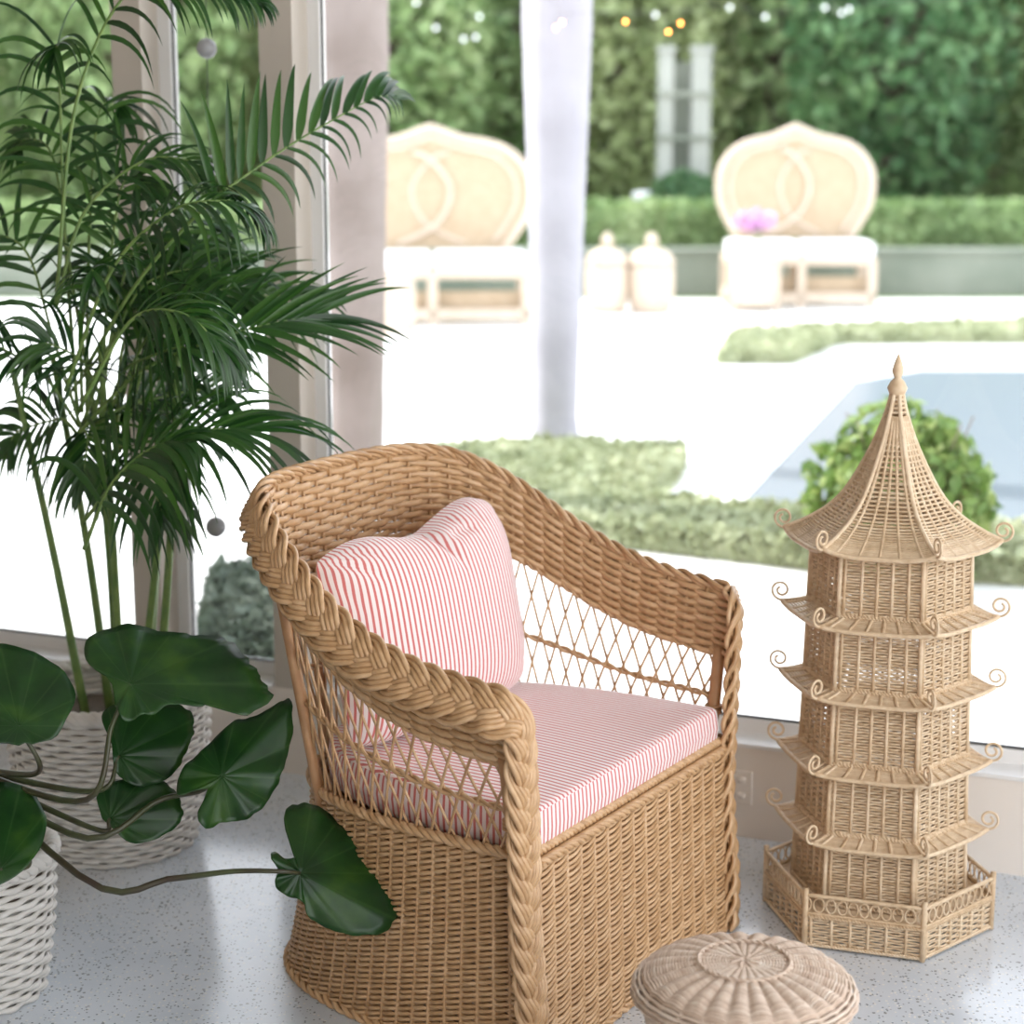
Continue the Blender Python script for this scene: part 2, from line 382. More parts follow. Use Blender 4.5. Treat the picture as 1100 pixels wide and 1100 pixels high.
# inner poles
for q in (.015, .985):
    mb = MB(); u = np.linspace(0, 1, 8); zz = ZS-.05+(rim(tofs(q))[2]-.1-ZS+.05)*u
    P = np.array([surf(np.array([q]), zfr(np.array([q]), np.array([v])), False)[0] for v in zz])+np.array([0, .004, 0])
    mb.tube(P, .0115, 12, (0, 1, 0)); 
    for zc in (.52,):
        i = int(zc*7); C = P[i]+(P[i+1]-P[i])*.4
        for dz in (-.006, 0, .006): mb.tube([C+np.array([math.cos(a)*.0135, math.sin(a)*.0135, dz]) for a in np.linspace(0, 2*PI, 16, endpoint=False)], .003, 6, closed=True)
    mb.build('arm_pole', POLE, armchair)
for q in (.30, .44, .56, .70):
    mb = MB(); P = np.array([surf(np.array([q]), np.array([v]), False)[0] for v in np.linspace(-.05, .8, 8)])+onorm(np.array([q]))*.008
    mb.tube(P, .009, 10, (0.1, 1, 0)); mb.build('back_pole', POLE, armchair)
# the braid
def braid_path():
    C = []; NV = []; A = []
    S = np.linspace(.0, 1, 400); R = rim(tofs(S)); O = onorm(S)
    nr = O*.86+np.array([0, 0, .5]); T = np.gradient(R, axis=0); T /= np.linalg.norm(T, axis=1, keepdims=True)
    L = np.cross(T, nr); L /= np.linalg.norm(L, axis=1, keepdims=True)
    L *= np.sign(L[:, 2:3]); rc = R-L*.026+nr*.004
    def post(sg):
        o_ = .002 if sg > 0 else .020
        P = np.array([(sg*(WB+o_), FB-.006, 0), (sg*(WB+o_-.002), FB-.006, .1), (sg*(WS+o_+.002), FS-.006, .25), (sg*(WS+o_+.006), FS-.005, .36), (sg*(WS+o_+.014), -.002, .48), (sg*(WS+o_+.022), .000, .575)])
        return P, np.tile([sg*.28, -.96, 0], (len(P), 1))
    pr, nR = post(1); pl, nL = post(-1)
    k0 = np.searchsorted(R[:, 1], .016)
    core = slice(k0, 400-k0, 6)
    C = np.vstack([pr, rc[core], pl[::-1]]); NV = np.vstack([nR, nr[core], nL[::-1]])
    a = np.concatenate([np.full(6, .0175), np.full(len(rc[core]), .027), np.full(6, .0175)])
    M = 900; Q = smoothpts(np.hstack([C, NV, a[:, None]]), M)
    L = np.concatenate([[0], np.cumsum(np.linalg.norm(np.diff(Q[:, :3], axis=0), axis=1))])
    n = 1600; s = np.linspace(0, L[-1], n); Q = np.stack([np.interp(s, L, Q[:, i]) for i in range(7)], -1)
    for _ in range(7): Q[1:-1] = (Q[:-2]+Q[2:]+2*Q[1:-1])/4
    rear = np.clip((Q[1:-1, 1:2]-.15)/.1, 0, 1)
    for _ in range(260): Q[1:-1] += rear*(Q[:-2]+Q[2:]-2*Q[1:-1])/4
    return s, Q
s, Q = braid_path(); C = Q[:, :3]; T = np.gradient(C, axis=0); T /= np.linalg.norm(T, axis=1, keepdims=True)
nb = Q[:, 3:6]; nb -= T*(nb*T).sum(1, keepdims=True); nb /= np.linalg.norm(nb, axis=1, keepdims=True); Lb = np.cross(T, nb); Ab = Q[:, 6]
PB = .19; mb = MB()
dsl = s[1]-s[0]; phb = 2*PI*s/PB
NSB = 5
for k in range(NSB):
    ph = phb+2*PI*k/NSB
    lat = Ab*np.sin(ph); slope = Ab*np.cos(ph)*2*PI/PB
    nn_ = np.sqrt(1+slope**2)
    dn = -.0075*np.sin(2*ph)
    for j in range(4):
        w = (j-1.5)*.0080*(Ab/.027)**.45
        P = C+T*(-slope/nn_*w)[:, None]+Lb*(lat*.93+w/nn_)[:, None]+nb*(dn+.005-(np.abs(lat)/Ab)**3*.007-abs(j-1.5)*.0008)[:, None]
        P[:, 2] = np.maximum(P[:, 2], .006)
        mb.tubes(P, nb, .0044, .0046, 7)
mb.build('braided_edge', WICKER, armchair)
# core under the braid
mb = MB(); mb.tubes((C-nb*.005)[::8], nb[::8], .006, .012, 10); mb.build('edge_core', WICKER, armchair)

# ------------------------------------------------------------------ cushions
def superpill(n=4.): pass
seat = MB(); t_ = np.linspace(0, PI, 61)
x, y = uu(.312, .535, .006, t_)
out = np.stack([x, y], -1)
front = np.stack([np.linspace(-.312, .312, 33)[1:-1], np.full(31, .006)], -1)
# rounded front corners
poly = np.vstack([out, front]); 
def round_poly(P, r_it=2):
    for _ in range(r_it):
        Q = []; n = len(P)
        for i in range(n): Q += [P[i]*.75+P[(i+1) % n]*.25, P[i]*.25+P[(i+1) % n]*.75]
        P = np.array(Q)
        P = P[::2] if False else P
    return P
poly = round_poly(poly, 1)
cen = np.array([0, .27]); zb, zt = ZS-.004, ZS+.071
rings = []; prof = [(0, 0, 0), (.5, 0, 0), (.93, 0, 0), (.985, .05, 0), (1, .16, 0), (1, .5, .2), (1, .84, 0), (.992, .93, 0), (.975, .985, 0), (.93, 1.0, 0), (.8, 1.03, 0), (.6, 1.06, 0), (.4, 1.08, 0), (.2, 1.09, 0), (.0, 1.09, 0)]
for sc, zz, bu in prof:
    p = cen+(poly-cen)*(sc if sc < .9 else 1)-(0 if sc < .9 else 1)*((poly-cen)/np.linalg.norm(poly-cen, axis=1, keepdims=True))*(1-sc)*.3
    p = p+((poly-cen)/np.linalg.norm(poly-cen, axis=1, keepdims=True))*bu*.02
    rings.append(np.column_stack([p, np.full(len(p), zb+(zt-zb)*zz)]))
G = np.array(rings)
# box sides carry the stripe of the edge they hang from
uvg = np.zeros(G.shape[:2]+(2,)); uvg[..., 0] = G[..., 0]; uvg[..., 1] = G[..., 1]
side = (np.abs(poly[:, 0]) > .29) & (poly[:, 1] > .02)
seat_obj = thing('seat_cushion', 'flat boxed seat cushion in pink and white stripes on the armchair', 'cushion', CH, YAW)
nR = len(prof)
top = MB(); top.grid(G[7:], uvg[7:], True); top.build('cushion_top', STRIPE, seat_obj)
ang = np.concatenate([[0], np.cumsum(np.linalg.norm(np.diff(poly, axis=0), axis=1))])
i0 = np.argmin(np.abs(poly[:, 0]+.312)+np.abs(poly[:, 1]-.006)*.5)
sidem = MB(); uvs = uvg.copy(); uvs[..., 0] = (ang-ang[i0]+.312*-1)[None]; 
Gs = np.concatenate([G[:8], G[:8, :1]], 1); us = np.concatenate([uvs[:8], uvs[:8, -1:]+np.array([.005, 0])], 1)
sidem.grid(Gs, us, False); sidem.build('cushion_side', STRIPE, seat_obj)

# pillow
def pillow():
    BL = np.array([-.285, .375, .437]); BR = np.array([.212, .352, .437]); TR = np.array([.283, .455, .748]); TL = np.array([-.262, .472, .757])
    n = 60; u = np.linspace(-1, 1, n); v = np.linspace(-1, 1, n); U_, V_ = np.meshgrid(u, v, indexing='ij')
    P = ((1-U_)*(1-V_))[..., None]*BL/4+((1+U_)*(1-V_))[..., None]*BR/4+((1+U_)*(1+V_))[..., None]*TR/4+((1-U_)*(1+V_))[..., None]*TL/4
    nrm = np.cross(BR-BL, TL-BL); nrm /= np.linalg.norm(nrm)
    up = np.array([0, .3, .95]); rt = np.array([1, 0, 0])
    # edges pulled in between the corners, a dent in the middle of the top edge
    P = P-rt*(U_*(1-V_**2)*.016)[..., None]
    dent = np.exp(-((U_+.02)/.26)**2)*np.clip(V_, 0, 1)**2.2
    P = P-up*(dent*.014)[..., None]+up*(np.exp(-((U_-.70)/.46)**2)*np.clip(V_, 0, 1)**2*.033)[..., None]+up*(np.exp(-((U_+.55)/.3)**2)*np.clip(V_, 0, 1)**2*.008)[..., None]
    P = P-rt*(np.exp(-((U_-1)/.3)**2)*np.clip(V_, 0, 1)**3*.012)[..., None]
    rc_ = (np.abs(U_)*np.abs(V_))**5; P = P-rt*(np.sign(U_)*rc_*.016)[..., None]-up*(np.sign(V_)*rc_*.016)[..., None]
    th = (np.clip(1-np.abs(U_)**3.2, 0, 1)*np.clip(1-np.abs(V_)**3.2, 0, 1))**.5*.085
    w = np.zeros_like(th)
    def fold(u0, v0, u1, v1, wd, dp):
        nonlocal w
        d = np.array([u1-u0, v1-v0]); L = np.hypot(*d); d /= L
        a = (U_-u0)*d[0]+(V_-v0)*d[1]; b_ = -(U_-u0)*d[1]+(V_-v0)*d[0]
        w += dp*np.exp(-(b_/wd)**2)*np.clip(1-np.clip(a/L, 0, 1)**1.5, 0, 1)*(1/(1+np.exp(-(a+.05)/.03)))
    fold(.0, .98, .16, .45, .035, -.016); fold(.07, 1, .28, .5, .045, .007); fold(-.08, 1, .02, .5, .05, .005)
    fold(-.98, .98, -.62, .55, .04, -.012); fold(-.9, 1, -.5, .75, .035, -.009); fold(-1, .85, -.85, .3, .04, -.008)
    fold(.25, .98, .5, .62, .035, -.008); fold(.45, .98, .62, .7, .03, -.006); fold(.2, .82, .55, .74, .03, -.006); fold(.98, .95, .72, .5, .05, -.008)
    fold(1, -.9, .75, -.4, .05, -.007); fold(-.3, -1, -.2, -.6, .05, -.005)
    fr = P+nrm*(th+w*np.clip(th/.04, 0, 1))[..., None]
    bk = P-nrm*(th*.55)[..., None]
    # bottom keeps off the seat
    fr[..., 2] = np.maximum(fr[..., 2], .4375); bk[..., 2] = np.maximum(bk[..., 2], .4375)
    du = np.linalg.norm(np.diff(fr, axis=0), axis=2); cu = np.concatenate([np.zeros((1, n)), np.cumsum(du, axis=0)]); cu -= cu[n//2]
    wgt = np.exp(-((np.arange(n)[None]-np.arange(n)[:, None])/9.)**2); wgt /= wgt.sum(0); cu = cu@wgt
    uv = np.stack([cu, V_*.16], -1)
    return fr, bk, uv
fr, bk, uv = pillow()
pil = thing('throw_pillow', 'plump pink and white striped pillow with a dented top, leaning in the armchair', 'pillow', CH, YAW)
mb = MB(); mb.grid(fr, uv); mb.build('pillow_front', STRIPE, pil)
mb = MB(); mb.grid(bk[::-1], uv[::-1]); mb.build('pillow_back', STRIPE, pil)

# ------------------------------------------------------------------ stool
sc_ = at(800, 1034, 2.58); SX, SY, SZ = sc_[0], sc_[1], sc_[2]
stool = thing('wicker_stool', 'low round whitewashed wicker stool with a fluted domed top', 'stool', (SX, SY, 0))
SR = .139; NR = 27
def sprof(q):   # q 0 centre .. 1 edge .. then down the side
    return
pts = []
for q in np.linspace(.1, 1, 30): pts.append((SR*q*.97, SZ-.022*q**2.2, min(1, q*1.3)))
for a in np.linspace(.2, PI/2, 5): pts.append((SR*.955+.018*math.sin(a), SZ-.022-.018*(1-math.cos(a))-.003, 1))
z = pts[-1][1]
while z > .01: z -= .0062; pts.append((SR*.955+.018-.030*math.sin((SZ-z)/SZ*PI), z, 1))
mb = MB(); a = np.linspace(0, 2*PI, NR*6, endpoint=False)
P = []
for i, (r, zz, am) in enumerate(pts):
    flute = np.abs(np.sin(a*NR/2))*.0068*am
    on_top = i < 32
    rr = r+(0 if on_top else .3)*flute; z_ = zz+flute*(1-min(1, max(0, (i-25)/8)))+0*a
    P.append(np.stack([rr*np.cos(a), rr*np.sin(a), z_], -1))
P = np.array(P); Nn = np.stack([np.cos(a), np.sin(a), 0*a+.8], -1)
mb.tubes(P, Nn[None], .0026, .0026, 5, True); mb.build('woven_cover', WICKER_W, stool)
mb = MB(); K = 10
for k in range(NR):
    aa = (k)*2*PI/NR
    pl = [(r*math.cos(aa), r*math.sin(aa), z-.001) for r, z, _ in pts[::4]]
    mb.tube(pl, .0035, 6, (math.cos(aa), math.sin(aa), 1))
mb.build('spoke_rib', WICKER_W, stool)
mb = MB(); mb.lathe([(pts[0][0]*.2, SZ-.012)]+[(r-.004, z-.004) for r, z, _ in pts[::3]], 0, 0, 48); mb.build('inner_shell', WICKER_W, stool)
mb = MB()
for r in (.003, .007, .011, .0145): mb.tube([(r*math.cos(q), r*math.sin(q), SZ+.002-.0002*r*1000*.2) for q in np.linspace(0, 2*PI, 24, endpoint=False)], .0024, 6, closed=True)
for q in np.arange(8)*PI/4: mb.tube([(.003*math.cos(q), .003*math.sin(q), SZ+.004), (.016*math.cos(q+.3), .016*math.sin(q+.3), SZ+.0035), (.03*math.cos(q+.5), .03*math.sin(q+.5), SZ)], .0024, 6)
mb.build('centre_rosette', WICKER_W, stool)
mb = MB()
rope([( .062*math.cos(q), .062*math.sin(q), SZ+.0035) for q in np.linspace(0, 2*PI, 60)], (0, 0, 1), .0016, .02, mb, 2)
mb.build('twisted_ring', WICKER_W, stool)

# ------------------------------------------------------------------ pagoda
PC = (.678, 3.333, 0)
pagoda = thing('wicker_pagoda', 'tall pale wicker pagoda tower with curled eaves beside the window', 'pagoda', PC)
HA = math.radians(222)
def hexpt(r, ang):   # point of a hexagon outline of circumradius r at angle ang
    k = (ang-HA) % (PI/3)-PI/6; return r*math.cos(PI/6)/math.cos(k)
def hexring(r, z, n=96, amp=0, nst=30, ph=0):
    a = HA+np.arange(n)/n*2*PI; rr = np.array([hexpt(r, q) for q in a])+amp*np.sin(np.arange(n)/n*2*PI*nst+ph)
    return np.stack([rr*np.cos(a), rr*np.sin(a), np.full(n, z)], -1)
def hexbody(name, r0, r1, z0, z1, nst=30):
    mb = MB(); zs = np.arange(z0+.003, z1, .0052); n = nst*6
    P = np.array([hexring(r0+(r1-r0)*(z-z0)/(z1-z0), z, n, .0018, nst, (i % 2)*PI) for i, z in enumerate(zs)])
    Nn = P-np.array([0, 0, 1])*P[..., 2:3]
    mb.tubes(P, Nn, .0013, .0023, 5, True)
    A0 = HA+np.arange(nst*2)/(nst*2)*2*PI+.5*PI/nst
    st = []
    for q in A0:
        st.append([(hexpt(r, q)*math.cos(q), hexpt(r, q)*math.sin(q), z) for r, z in ((r0+.001, z0), ((r0+r1)/2+.001, (z0+z1)/2), (r1+.001, z1))])
    mb.tubes(np.array(st)[::2], (1, .3, 0), .0032, None, 6)
    for k in range(6):
        q = HA+k*PI/3; mb.tube([(r*math.cos(q), r*math.sin(q), z) for r, z in ((r0+.002, z0), (r1+.002, z1))], .0042, 8, (1, .3, 0))
    for r, z in ((r0+.003, z0+.003), (r1+.003, z1-.003)): rope(np.vstack([hexring(r, z, 60), hexring(r, z, 60)[:1]]), (0, 0, 1), .002, .012, mb, 2)
    return mb.build(name, WICKER_P, pagoda)
def curl(mb, q, r, z, s=.0185):
    """scroll that rises from an eave corner"""
    pts = []
    d = np.array([math.cos(q), math.sin(q), 0])
    base = np.array([r*math.cos(q), r*math.sin(q), z])
    for u in np.linspace(0, 1, 34):
        a = -PI*.5+u*PI*2.9; rad = s*(1-.72*u)
        pts.append(base+d*(.002+math.cos(a)*rad*1.0)+np.array([0, 0, s*.95+math.sin(a)*rad]))
    pts = [base-d*.03]+[base-d*.01]+pts
    mb.tube(pts, .0024, 7, (-math.sin(q), math.cos(q), 0))
def eave(name, rb, zb, ro, zo, parent=pagoda):
    mb = MB(); n = 10; P = []
    for i in range(n):
        u = i/(n-1); z = zb+(zo-zb)*(u**.7); P.append(hexring(rb+(ro-rb)*u, z, 180, 0))
        lift = (np.abs(((np.arange(180)/30) % 1)-.5)*2)**4*.006*u; P[-1][:, 2] += lift
    P = np.array(P); mb.tubes(P[:-1], (0, 0, 1), .0018, .0024, 5, True)
    mb.tubes(P[-1:], (0, 0, 1), .0042, .0042, 8, True)
    mb.tubes(P[:, 2::5].transpose(1, 0, 2)+np.array([0, 0, .002]), (0, 0, 1), .0022, .0034, 5)
    for k in range(6): mb.tube(P[:, k*30], .0035, 8, (0.01, 0, 1))
    rope(np.vstack([P[0], P[0][:1]])+np.array([0, 0, .003]), (0, 0, 1), .0024, .014, mb, 2)
    e = mb.build(name, WICKER_P, parent)
    for k in range(6): mb = MB(); curl(mb, HA+k*PI/3, ro, zo+.008); mb.build('corner_scroll', WICKER_P, e)
tiers = [(.198, .182, .156), (.328, .312, .152), (.464, .450, .149), (.598, .580, .146)]
zlow = .065; 
for i, (zt_, ze, r) in enumerate(tiers):
    hexbody('tower_tier', r, r-.004, zlow, zt_); eave('eave', r-.004, zt_+.002, .193, ze+.004); zlow = zt_
hexbody('tower_tier', .143, .139, zlow, .735)
# roof
mb = MB(); prof = [(.192, .716), (.170, .728), (.145, .744), (.115, .768), (.085, .803), (.06, .845), (.036, .895), (.018, .945), (.008, .985)]
pr = smoothpts(np.array(prof), 44); P = []
for i, (r, z) in enumerate(pr):
    R_ = hexring(r, z, 180); lift = (np.abs(((np.arange(180)/30) % 1)-.5)*2)**4*.012*max(0, (r-.09)/.1); R_[:, 2] += lift; P.append(R_)
P = np.array(P); mb.tubes(P, (0.01, 0, 1), .0022, .0030, 5, True); mb.tubes(P[:1], (0, 0, 1), .0045, None, 8, True)
mb.tubes(P[:-6, 3::6].transpose(1, 0, 2), (0.01, 0, 1), .0032, .0032, 6)
for k in range(6): mb.tube(P[:, k*30], .0042, 8, (0.01, 0, 1))
rf = mb.build('roof', WICKER_P, pagoda)
for k in range(6): mb = MB(); curl(mb, HA+k*PI/3, .192, .728); mb.build('corner_scroll', WICKER_P, rf)
mb = MB(); mb.lathe([(.002, .975), (.014, .98), (.018, .99), (.012, 1.002), (.006, 1.008), (.011, 1.02), (.007, 1.035), (.001, 1.05)], 0, 0, 20); mb.build('finial', WICKER_P, pagoda)
hexbody('base_tray', .205, .207, .004, .064, 36)
mb = MB(); hp = [(r_*math.cos(HA+k*PI/3), r_*math.sin(HA+k*PI/3)) for r_ in (.203,) for k in range(6)]; mb.prism(hp, .052, .058); 
for r in np.arange(.155, .203, .006): mb.tubes(hexring(r, .061, 60)[None], (0, 0, 1), .002, .003, 5, True)
mb.build('tray_floor', WICKER_P, pagoda)
mb = MB(); 
for z, r in ((.100, .0038), (.066, .003)): mb.tubes(hexring(.208, z, 60)[None], (0, 0, 1), r, None, 8, True)
n = 60
for k in range(n):
    q0 = HA+k/n*2*PI
    C_ = [(hexpt(.208, q0+math.cos(b_)*.045)*math.cos(q0+math.cos(b_)*.045), hexpt(.208, q0+math.cos(b_)*.045)*math.sin(q0+math.cos(b_)*.045), .083+.013*math.sin(b_)) for b_ in np.linspace(0, 2*PI, 12, endpoint=False)]
    mb.tube(C_, .0016, 5, (math.cos(q0), math.sin(q0), 0), True)
for k in range(6): q = HA+k*PI/3; mb.tube([(.208*math.cos(q), .208*math.sin(q), z) for z in (.002, .06, .112)], .0055, 8, (1, .2, 0))
mb.build('railing', WICKER_P, pagoda)

# ------------------------------------------------------------------ house plants
def leaflet_strip(mb, p0, d0, L, w, droop, nrm, K=9, tipw=.02, g=np.array([0, 0, -1.])):
    d = d0/np.linalg.norm(d0); p = np.array(p0, float); V = []
    for i in range(K+1):
        u = i/K; ww = w*(min(1, .35+u*4)*(1-u**2.2)+tipw)
        sd = np.cross(d, nrm); sd /= np.linalg.norm(sd)+1e-9; nn = np.cross(sd, d)
        V += [p-sd*ww+nn*ww*.45, p, p+sd*ww+nn*ww*.45]
        d = d+g*droop*(.25+u*1.5)/K; d /= np.linalg.norm(d); p = p+d*L/K
    Fq = []
    for i in range(K): a = i*3; Fq += [(a, a+1, a+4, a+3), (a+1, a+2, a+5, a+4)]
    mb.add(V, Fq)
def frond(parent, pts, L, n, nrm=(0, -1, .3), droop=(1.0, 1.0), w=.011, a0=68, a1=22, start=.12, sides=(1, -1), Lprof=None, rr=.004, mat=None, lower=1.0):
    pts = [at(*p) if len(p) == 3 else np.array(p[:3]) for p in pts]
    C = smoothpts(pts, 40); T = np.gradient(C, axis=0); T /= np.linalg.norm(T, axis=1, keepdims=True); nrm = np.array(nrm, float)
    mb = MB(); mb.tube(C, rr, 6, nrm, taper=np.linspace(1, .25, 40)); st = mb.build('frond', PALMSTEM, parent)
    mb = MB()
    for k in range(n):
        u = start+(1-start)*(k+.5)/n; i = u*39; j = min(38, int(i)); f_ = i-j; p = C[j]*(1-f_)+C[j+1]*f_; t = T[j]
        for sg in sides:
            sd = np.cross(nrm, t); sd /= np.linalg.norm(sd); nr = np.cross(t, sd)
            al = math.radians(a0+(a1-a0)*((u-start)/(1-start))+random.gauss(0, 3))
            d = t*math.cos(al)+sd*sg*math.sin(al)+nr*random.gauss(.12, .06)
            l = L*(Lprof(u) if Lprof else (math.sin(PI*min(1, (.18+.82*u))**.9)*.75+.25))*random.uniform(.9, 1.08)
            dr = droop[0] if sg > 0 else droop[1]
            leaflet_strip(mb, p, d, l*(lower if sg < 0 else 1), w*random.uniform(.62, .84)*(lower if sg < 0 else 1), dr*random.uniform(.75, 1.3), nr)
    mb.build('leaflets', mat or PALM, st)
palm = thing('potted_palm', 'bushy green areca palm with arching feathery fronds at the left window', 'palm', (-.78, 3.78, 0))
palm_inv = Matrix.Translation((.78, -3.78, 0))
class _W:  # parent that keeps world coordinates
    pass
def keep(parent):
    return parent
palm.location = (0, 0, 0)
X0, Y0 = -.79, 3.72
def canes():
    mb = MB()
    for k in range(7):
        a = k*2.4; r = .035+.012*k
        b0 = np.array([X0+r*.9*math.cos(a), Y0+r*.7*math.sin(a), .26]); b1 = b0+np.array([.05*math.cos(a), .03*math.sin(a), .35]); b2 = b1+np.array([.05*math.cos(a), -.06, .35+.04*(k % 3)])
        mb.tube(smoothpts([b0, b1, b2], 12), .008, 8, (1, .2, 0), taper=np.linspace(1.2, .7, 12))
    return mb
palm_c = canes().build('cane_stem', PALMSTEM, palm)
Z = 3.55
# A: the tall frond that reaches over the pillar
frond(palm, [(90, 400, 3.6), (150, 300, 3.5), (222, 221, 3.45), (259, 192, 3.45), (310, 157, 3.5), (361, 127, 3.6), (405, 104, 3.7), (428, 105, 3.78)], .19, 20, (.0, -1, .1), (.9, 2.6), .0125, 62, 14, .30, lower=.62, Lprof=lambda u: .95 if u < .6 else .95-.55*(u-.6)/.4)
# B: frond whose leaflets hang
frond(palm, [(70, 420, 3.5), (120, 290, 3.4), (183, 228, 3.35), (230, 216, 3.35), (265, 222, 3.4), (285, 245, 3.42)], .17, 20, (0, -.5, 1), (2.6, 3.4), .0085, 60, 25, .28)
# C: right pointing fans
frond(palm, [(80, 470, 3.6), (150, 400, 3.55), (230, 365, 3.5), (290, 348, 3.5), (335, 340, 3.55)], .26, 16, (0, -1, .35), (.35, .6), .009, 40, 12, .25, Lprof=lambda u: .6+.3*u)
frond(palm, [(60, 440, 3.8), (140, 350, 3.75), (220, 322, 3.7), (290, 318, 3.75), (350, 318, 3.8)], .24, 16, (0, -1, .5), (.9, 1.2), .008, 42, 10, .25)
# D: silvery drooping frond close to the left edge
frond(palm, [(90, 430, 3.3), (140, 345, 3.25), (190, 335, 3.2), (228, 362, 3.2), (255, 400, 3.22)], .17, 18, (0, -.6, 1), (2.4, 2.8), .007, 45, 12, .25)
# E: low frond with long leaflets to the right
frond(palm, [(90, 560, 3.5), (140, 500, 3.45), (190, 470, 3.4), (235, 461, 3.4), (272, 464, 3.42)], .25, 15, (0, -.75, .8), (1.5, 1.9), .0085, 50, 10, .2, Lprof=lambda u: .75+.2*u)
frond(palm, [(90, 590, 3.45), (120, 520, 3.4), (165, 480, 3.38), (205, 474, 3.36)], .24, 14, (.2, -.6, 1), (2.6, 3.0), .0105, 60, 25, .2)
# G: frond entering at the top left
frond(palm, [(60, 330, 3.5), (80, 120, 3.45), (130, 0, 3.4), (190, -22, 3.4), (245, -14, 3.42), (285, 5, 3.45)], .16, 24, (0, -.7, .8), (1.7, 2.0), .008, 58, 18, .3)
frond(palm, [(60, 330, 3.5), (90, 230, 3.5), (150, 175, 3.5), (200, 172, 3.5), (222, 190, 3.5)], .12, 14, (0, -.7, .8), (1.5, 1.8), .007, 58, 18, .2)
random.seed(11)
fill = [(150, 200), (190, 260), (240, 270), (262, 320), (215, 300), (255, 380), (200, 420), (240, 430), (130, 120), (60, 60), (20, 160), (-30, 260), (-20, 380), (10, 480), (90, 520), (130, 450), (220, 340), (275, 300), (160, 330), (100, 300), (40, 380), (175, 560), (235, 245), (205, 385)]
for (tx, ty) in fill:
    d = random.uniform(3.4, 3.85); cx = 105+random.uniform(-25, 25); cy = 470+random.uniform(-30, 20)
    mx_ = (cx+tx)/2+random.uniform(-10, 10); my = min((cy+ty)/2, ty+40)-30
    frond(palm, [(cx, cy, 3.65), ((cx+mx_)/2-4, (cy+my)/2-14, 3.62), (mx_, my, (d+3.6)/2), (tx*.8+mx_*.2, ty*.85+my*.15-12, d), (tx, ty, d)], random.uniform(.15, .21), 15, (random.uniform(-.3, .3), -.8, random.uniform(.2, 1)), (random.uniform(.8, 2.2), random.uniform(1., 2.6)), .0085, 60, 20, .3)

# white woven planter
def basket(name, label, cx, cy, r0, r1, h, mat, n=40, pitch=.012):
    t = thing(name, label, 'planter', (cx, cy, 0))
    mb = MB(); a = np.linspace(0, 2*PI, n*6, endpoint=False); P = []; k = 0; z = .006
    while z < h:
        u = z/h; r = r0+(r1-r0)*math.sin(min(1, u*1.15)*PI/2)+.0
        rr = r+np.sin(a*n/2+(k % 2)*PI)*.004; P.append(np.stack([rr*np.cos(a), rr*np.sin(a), np.full(len(a), z)], -1)); z += pitch; k += 1
    P = np.array(P); mb.tubes(P, P*np.array([1, 1, 0]), .004, pitch*.48, 6, True); mb.build('woven_wall', mat, t)
    mb = MB(); q = [(r0-.012, .003)]+[(r0+(r1-r0)*math.sin(min(1, u*1.15)*PI/2)-.008, u*h) for u in np.linspace(.02, .98, 8)]
    mb.lathe(q[:7], 0, 0, 40); mb.build('inner_pot', mat, t)
    mb = MB(); rope([((r1)*math.cos(b_), (r1)*math.sin(b_), h) for b_ in np.linspace(0, 2*PI, 60)], (0, 0, 1), .008, .06, mb, 3); mb.build('rim', mat, t)
    mb = MB(); mb.lathe([(.001, h*.78), (r1-.012, h*.78), (r1-.012, h*.8), (.001, h*.81)], 0, 0, 32)
    s_ = mb.build('soil', BARK_D, t); return t
BASKW = mat_noise('white_basket', (.62, .60, .56), (.78, .76, .72), 30, .7)
basket('woven_planter', 'white woven basket planter at the foot of the areca palm', X0-.03, Y0, .165, .20, .32, BASKW)

LEAF, nt, b = new_mat('elephant_ear_leaf')
uvn = N(nt, 'ShaderNodeUVMap', uv_map='UVMap'); sp = N(nt, 'ShaderNodeSeparateXYZ'); nt.links.new(uvn.outputs[0], sp.inputs[0])
tc = N(nt, 'ShaderNodeTexCoord'); no = N(nt, 'ShaderNodeTexNoise', Scale=14, Detail=4); nt.links.new(tc.outputs['Object'], no.inputs['Vector'])
c0 = ramp(nt, no.outputs[0], [(.3, (.008, .040, .010)), (.55, (.018, .075, .014)), (.75, (.05, .13, .018))])
wv = N(nt, 'ShaderNodeMath', operation='PINGPONG'); nt.links.new(sp.outputs[0], wv.inputs[0]); wv.inputs[1].default_value = .5
vein = ramp(nt, wv.outputs[0], [(.0, (1, 1, 1)), (.07, (0, 0, 0))])
mxc = N(nt, 'ShaderNodeMixRGB'); mf = N(nt, 'ShaderNodeMath', operation='MULTIPLY'); nt.links.new(vein, mf.inputs[0]); mf.inputs[1].default_value = .35
nt.links.new(mf.outputs[0], mxc.inputs[0]); nt.links.new(c0, mxc.inputs[1]); mxc.inputs[2].default_value = (.07, .16, .045, 1)
nt.links.new(mxc.outputs[0], b.inputs['Base Color']); b.inputs['Roughness'].default_value = .33; b.inputs['Specular IOR Level'].default_value = .5
tr = N(nt, 'ShaderNodeBsdfTranslucent'); nt.links.new(mxc.outputs[0], tr.inputs[0]); hs = N(nt, 'ShaderNodeMixShader'); hs.inputs[0].default_value = .25
nt.links.new(b.outputs[0], hs.inputs[1]); nt.links.new(tr.outputs[0], hs.inputs[2]); nt.links.new(hs.outputs[0], nt.nodes['Material Output'].inputs[0])

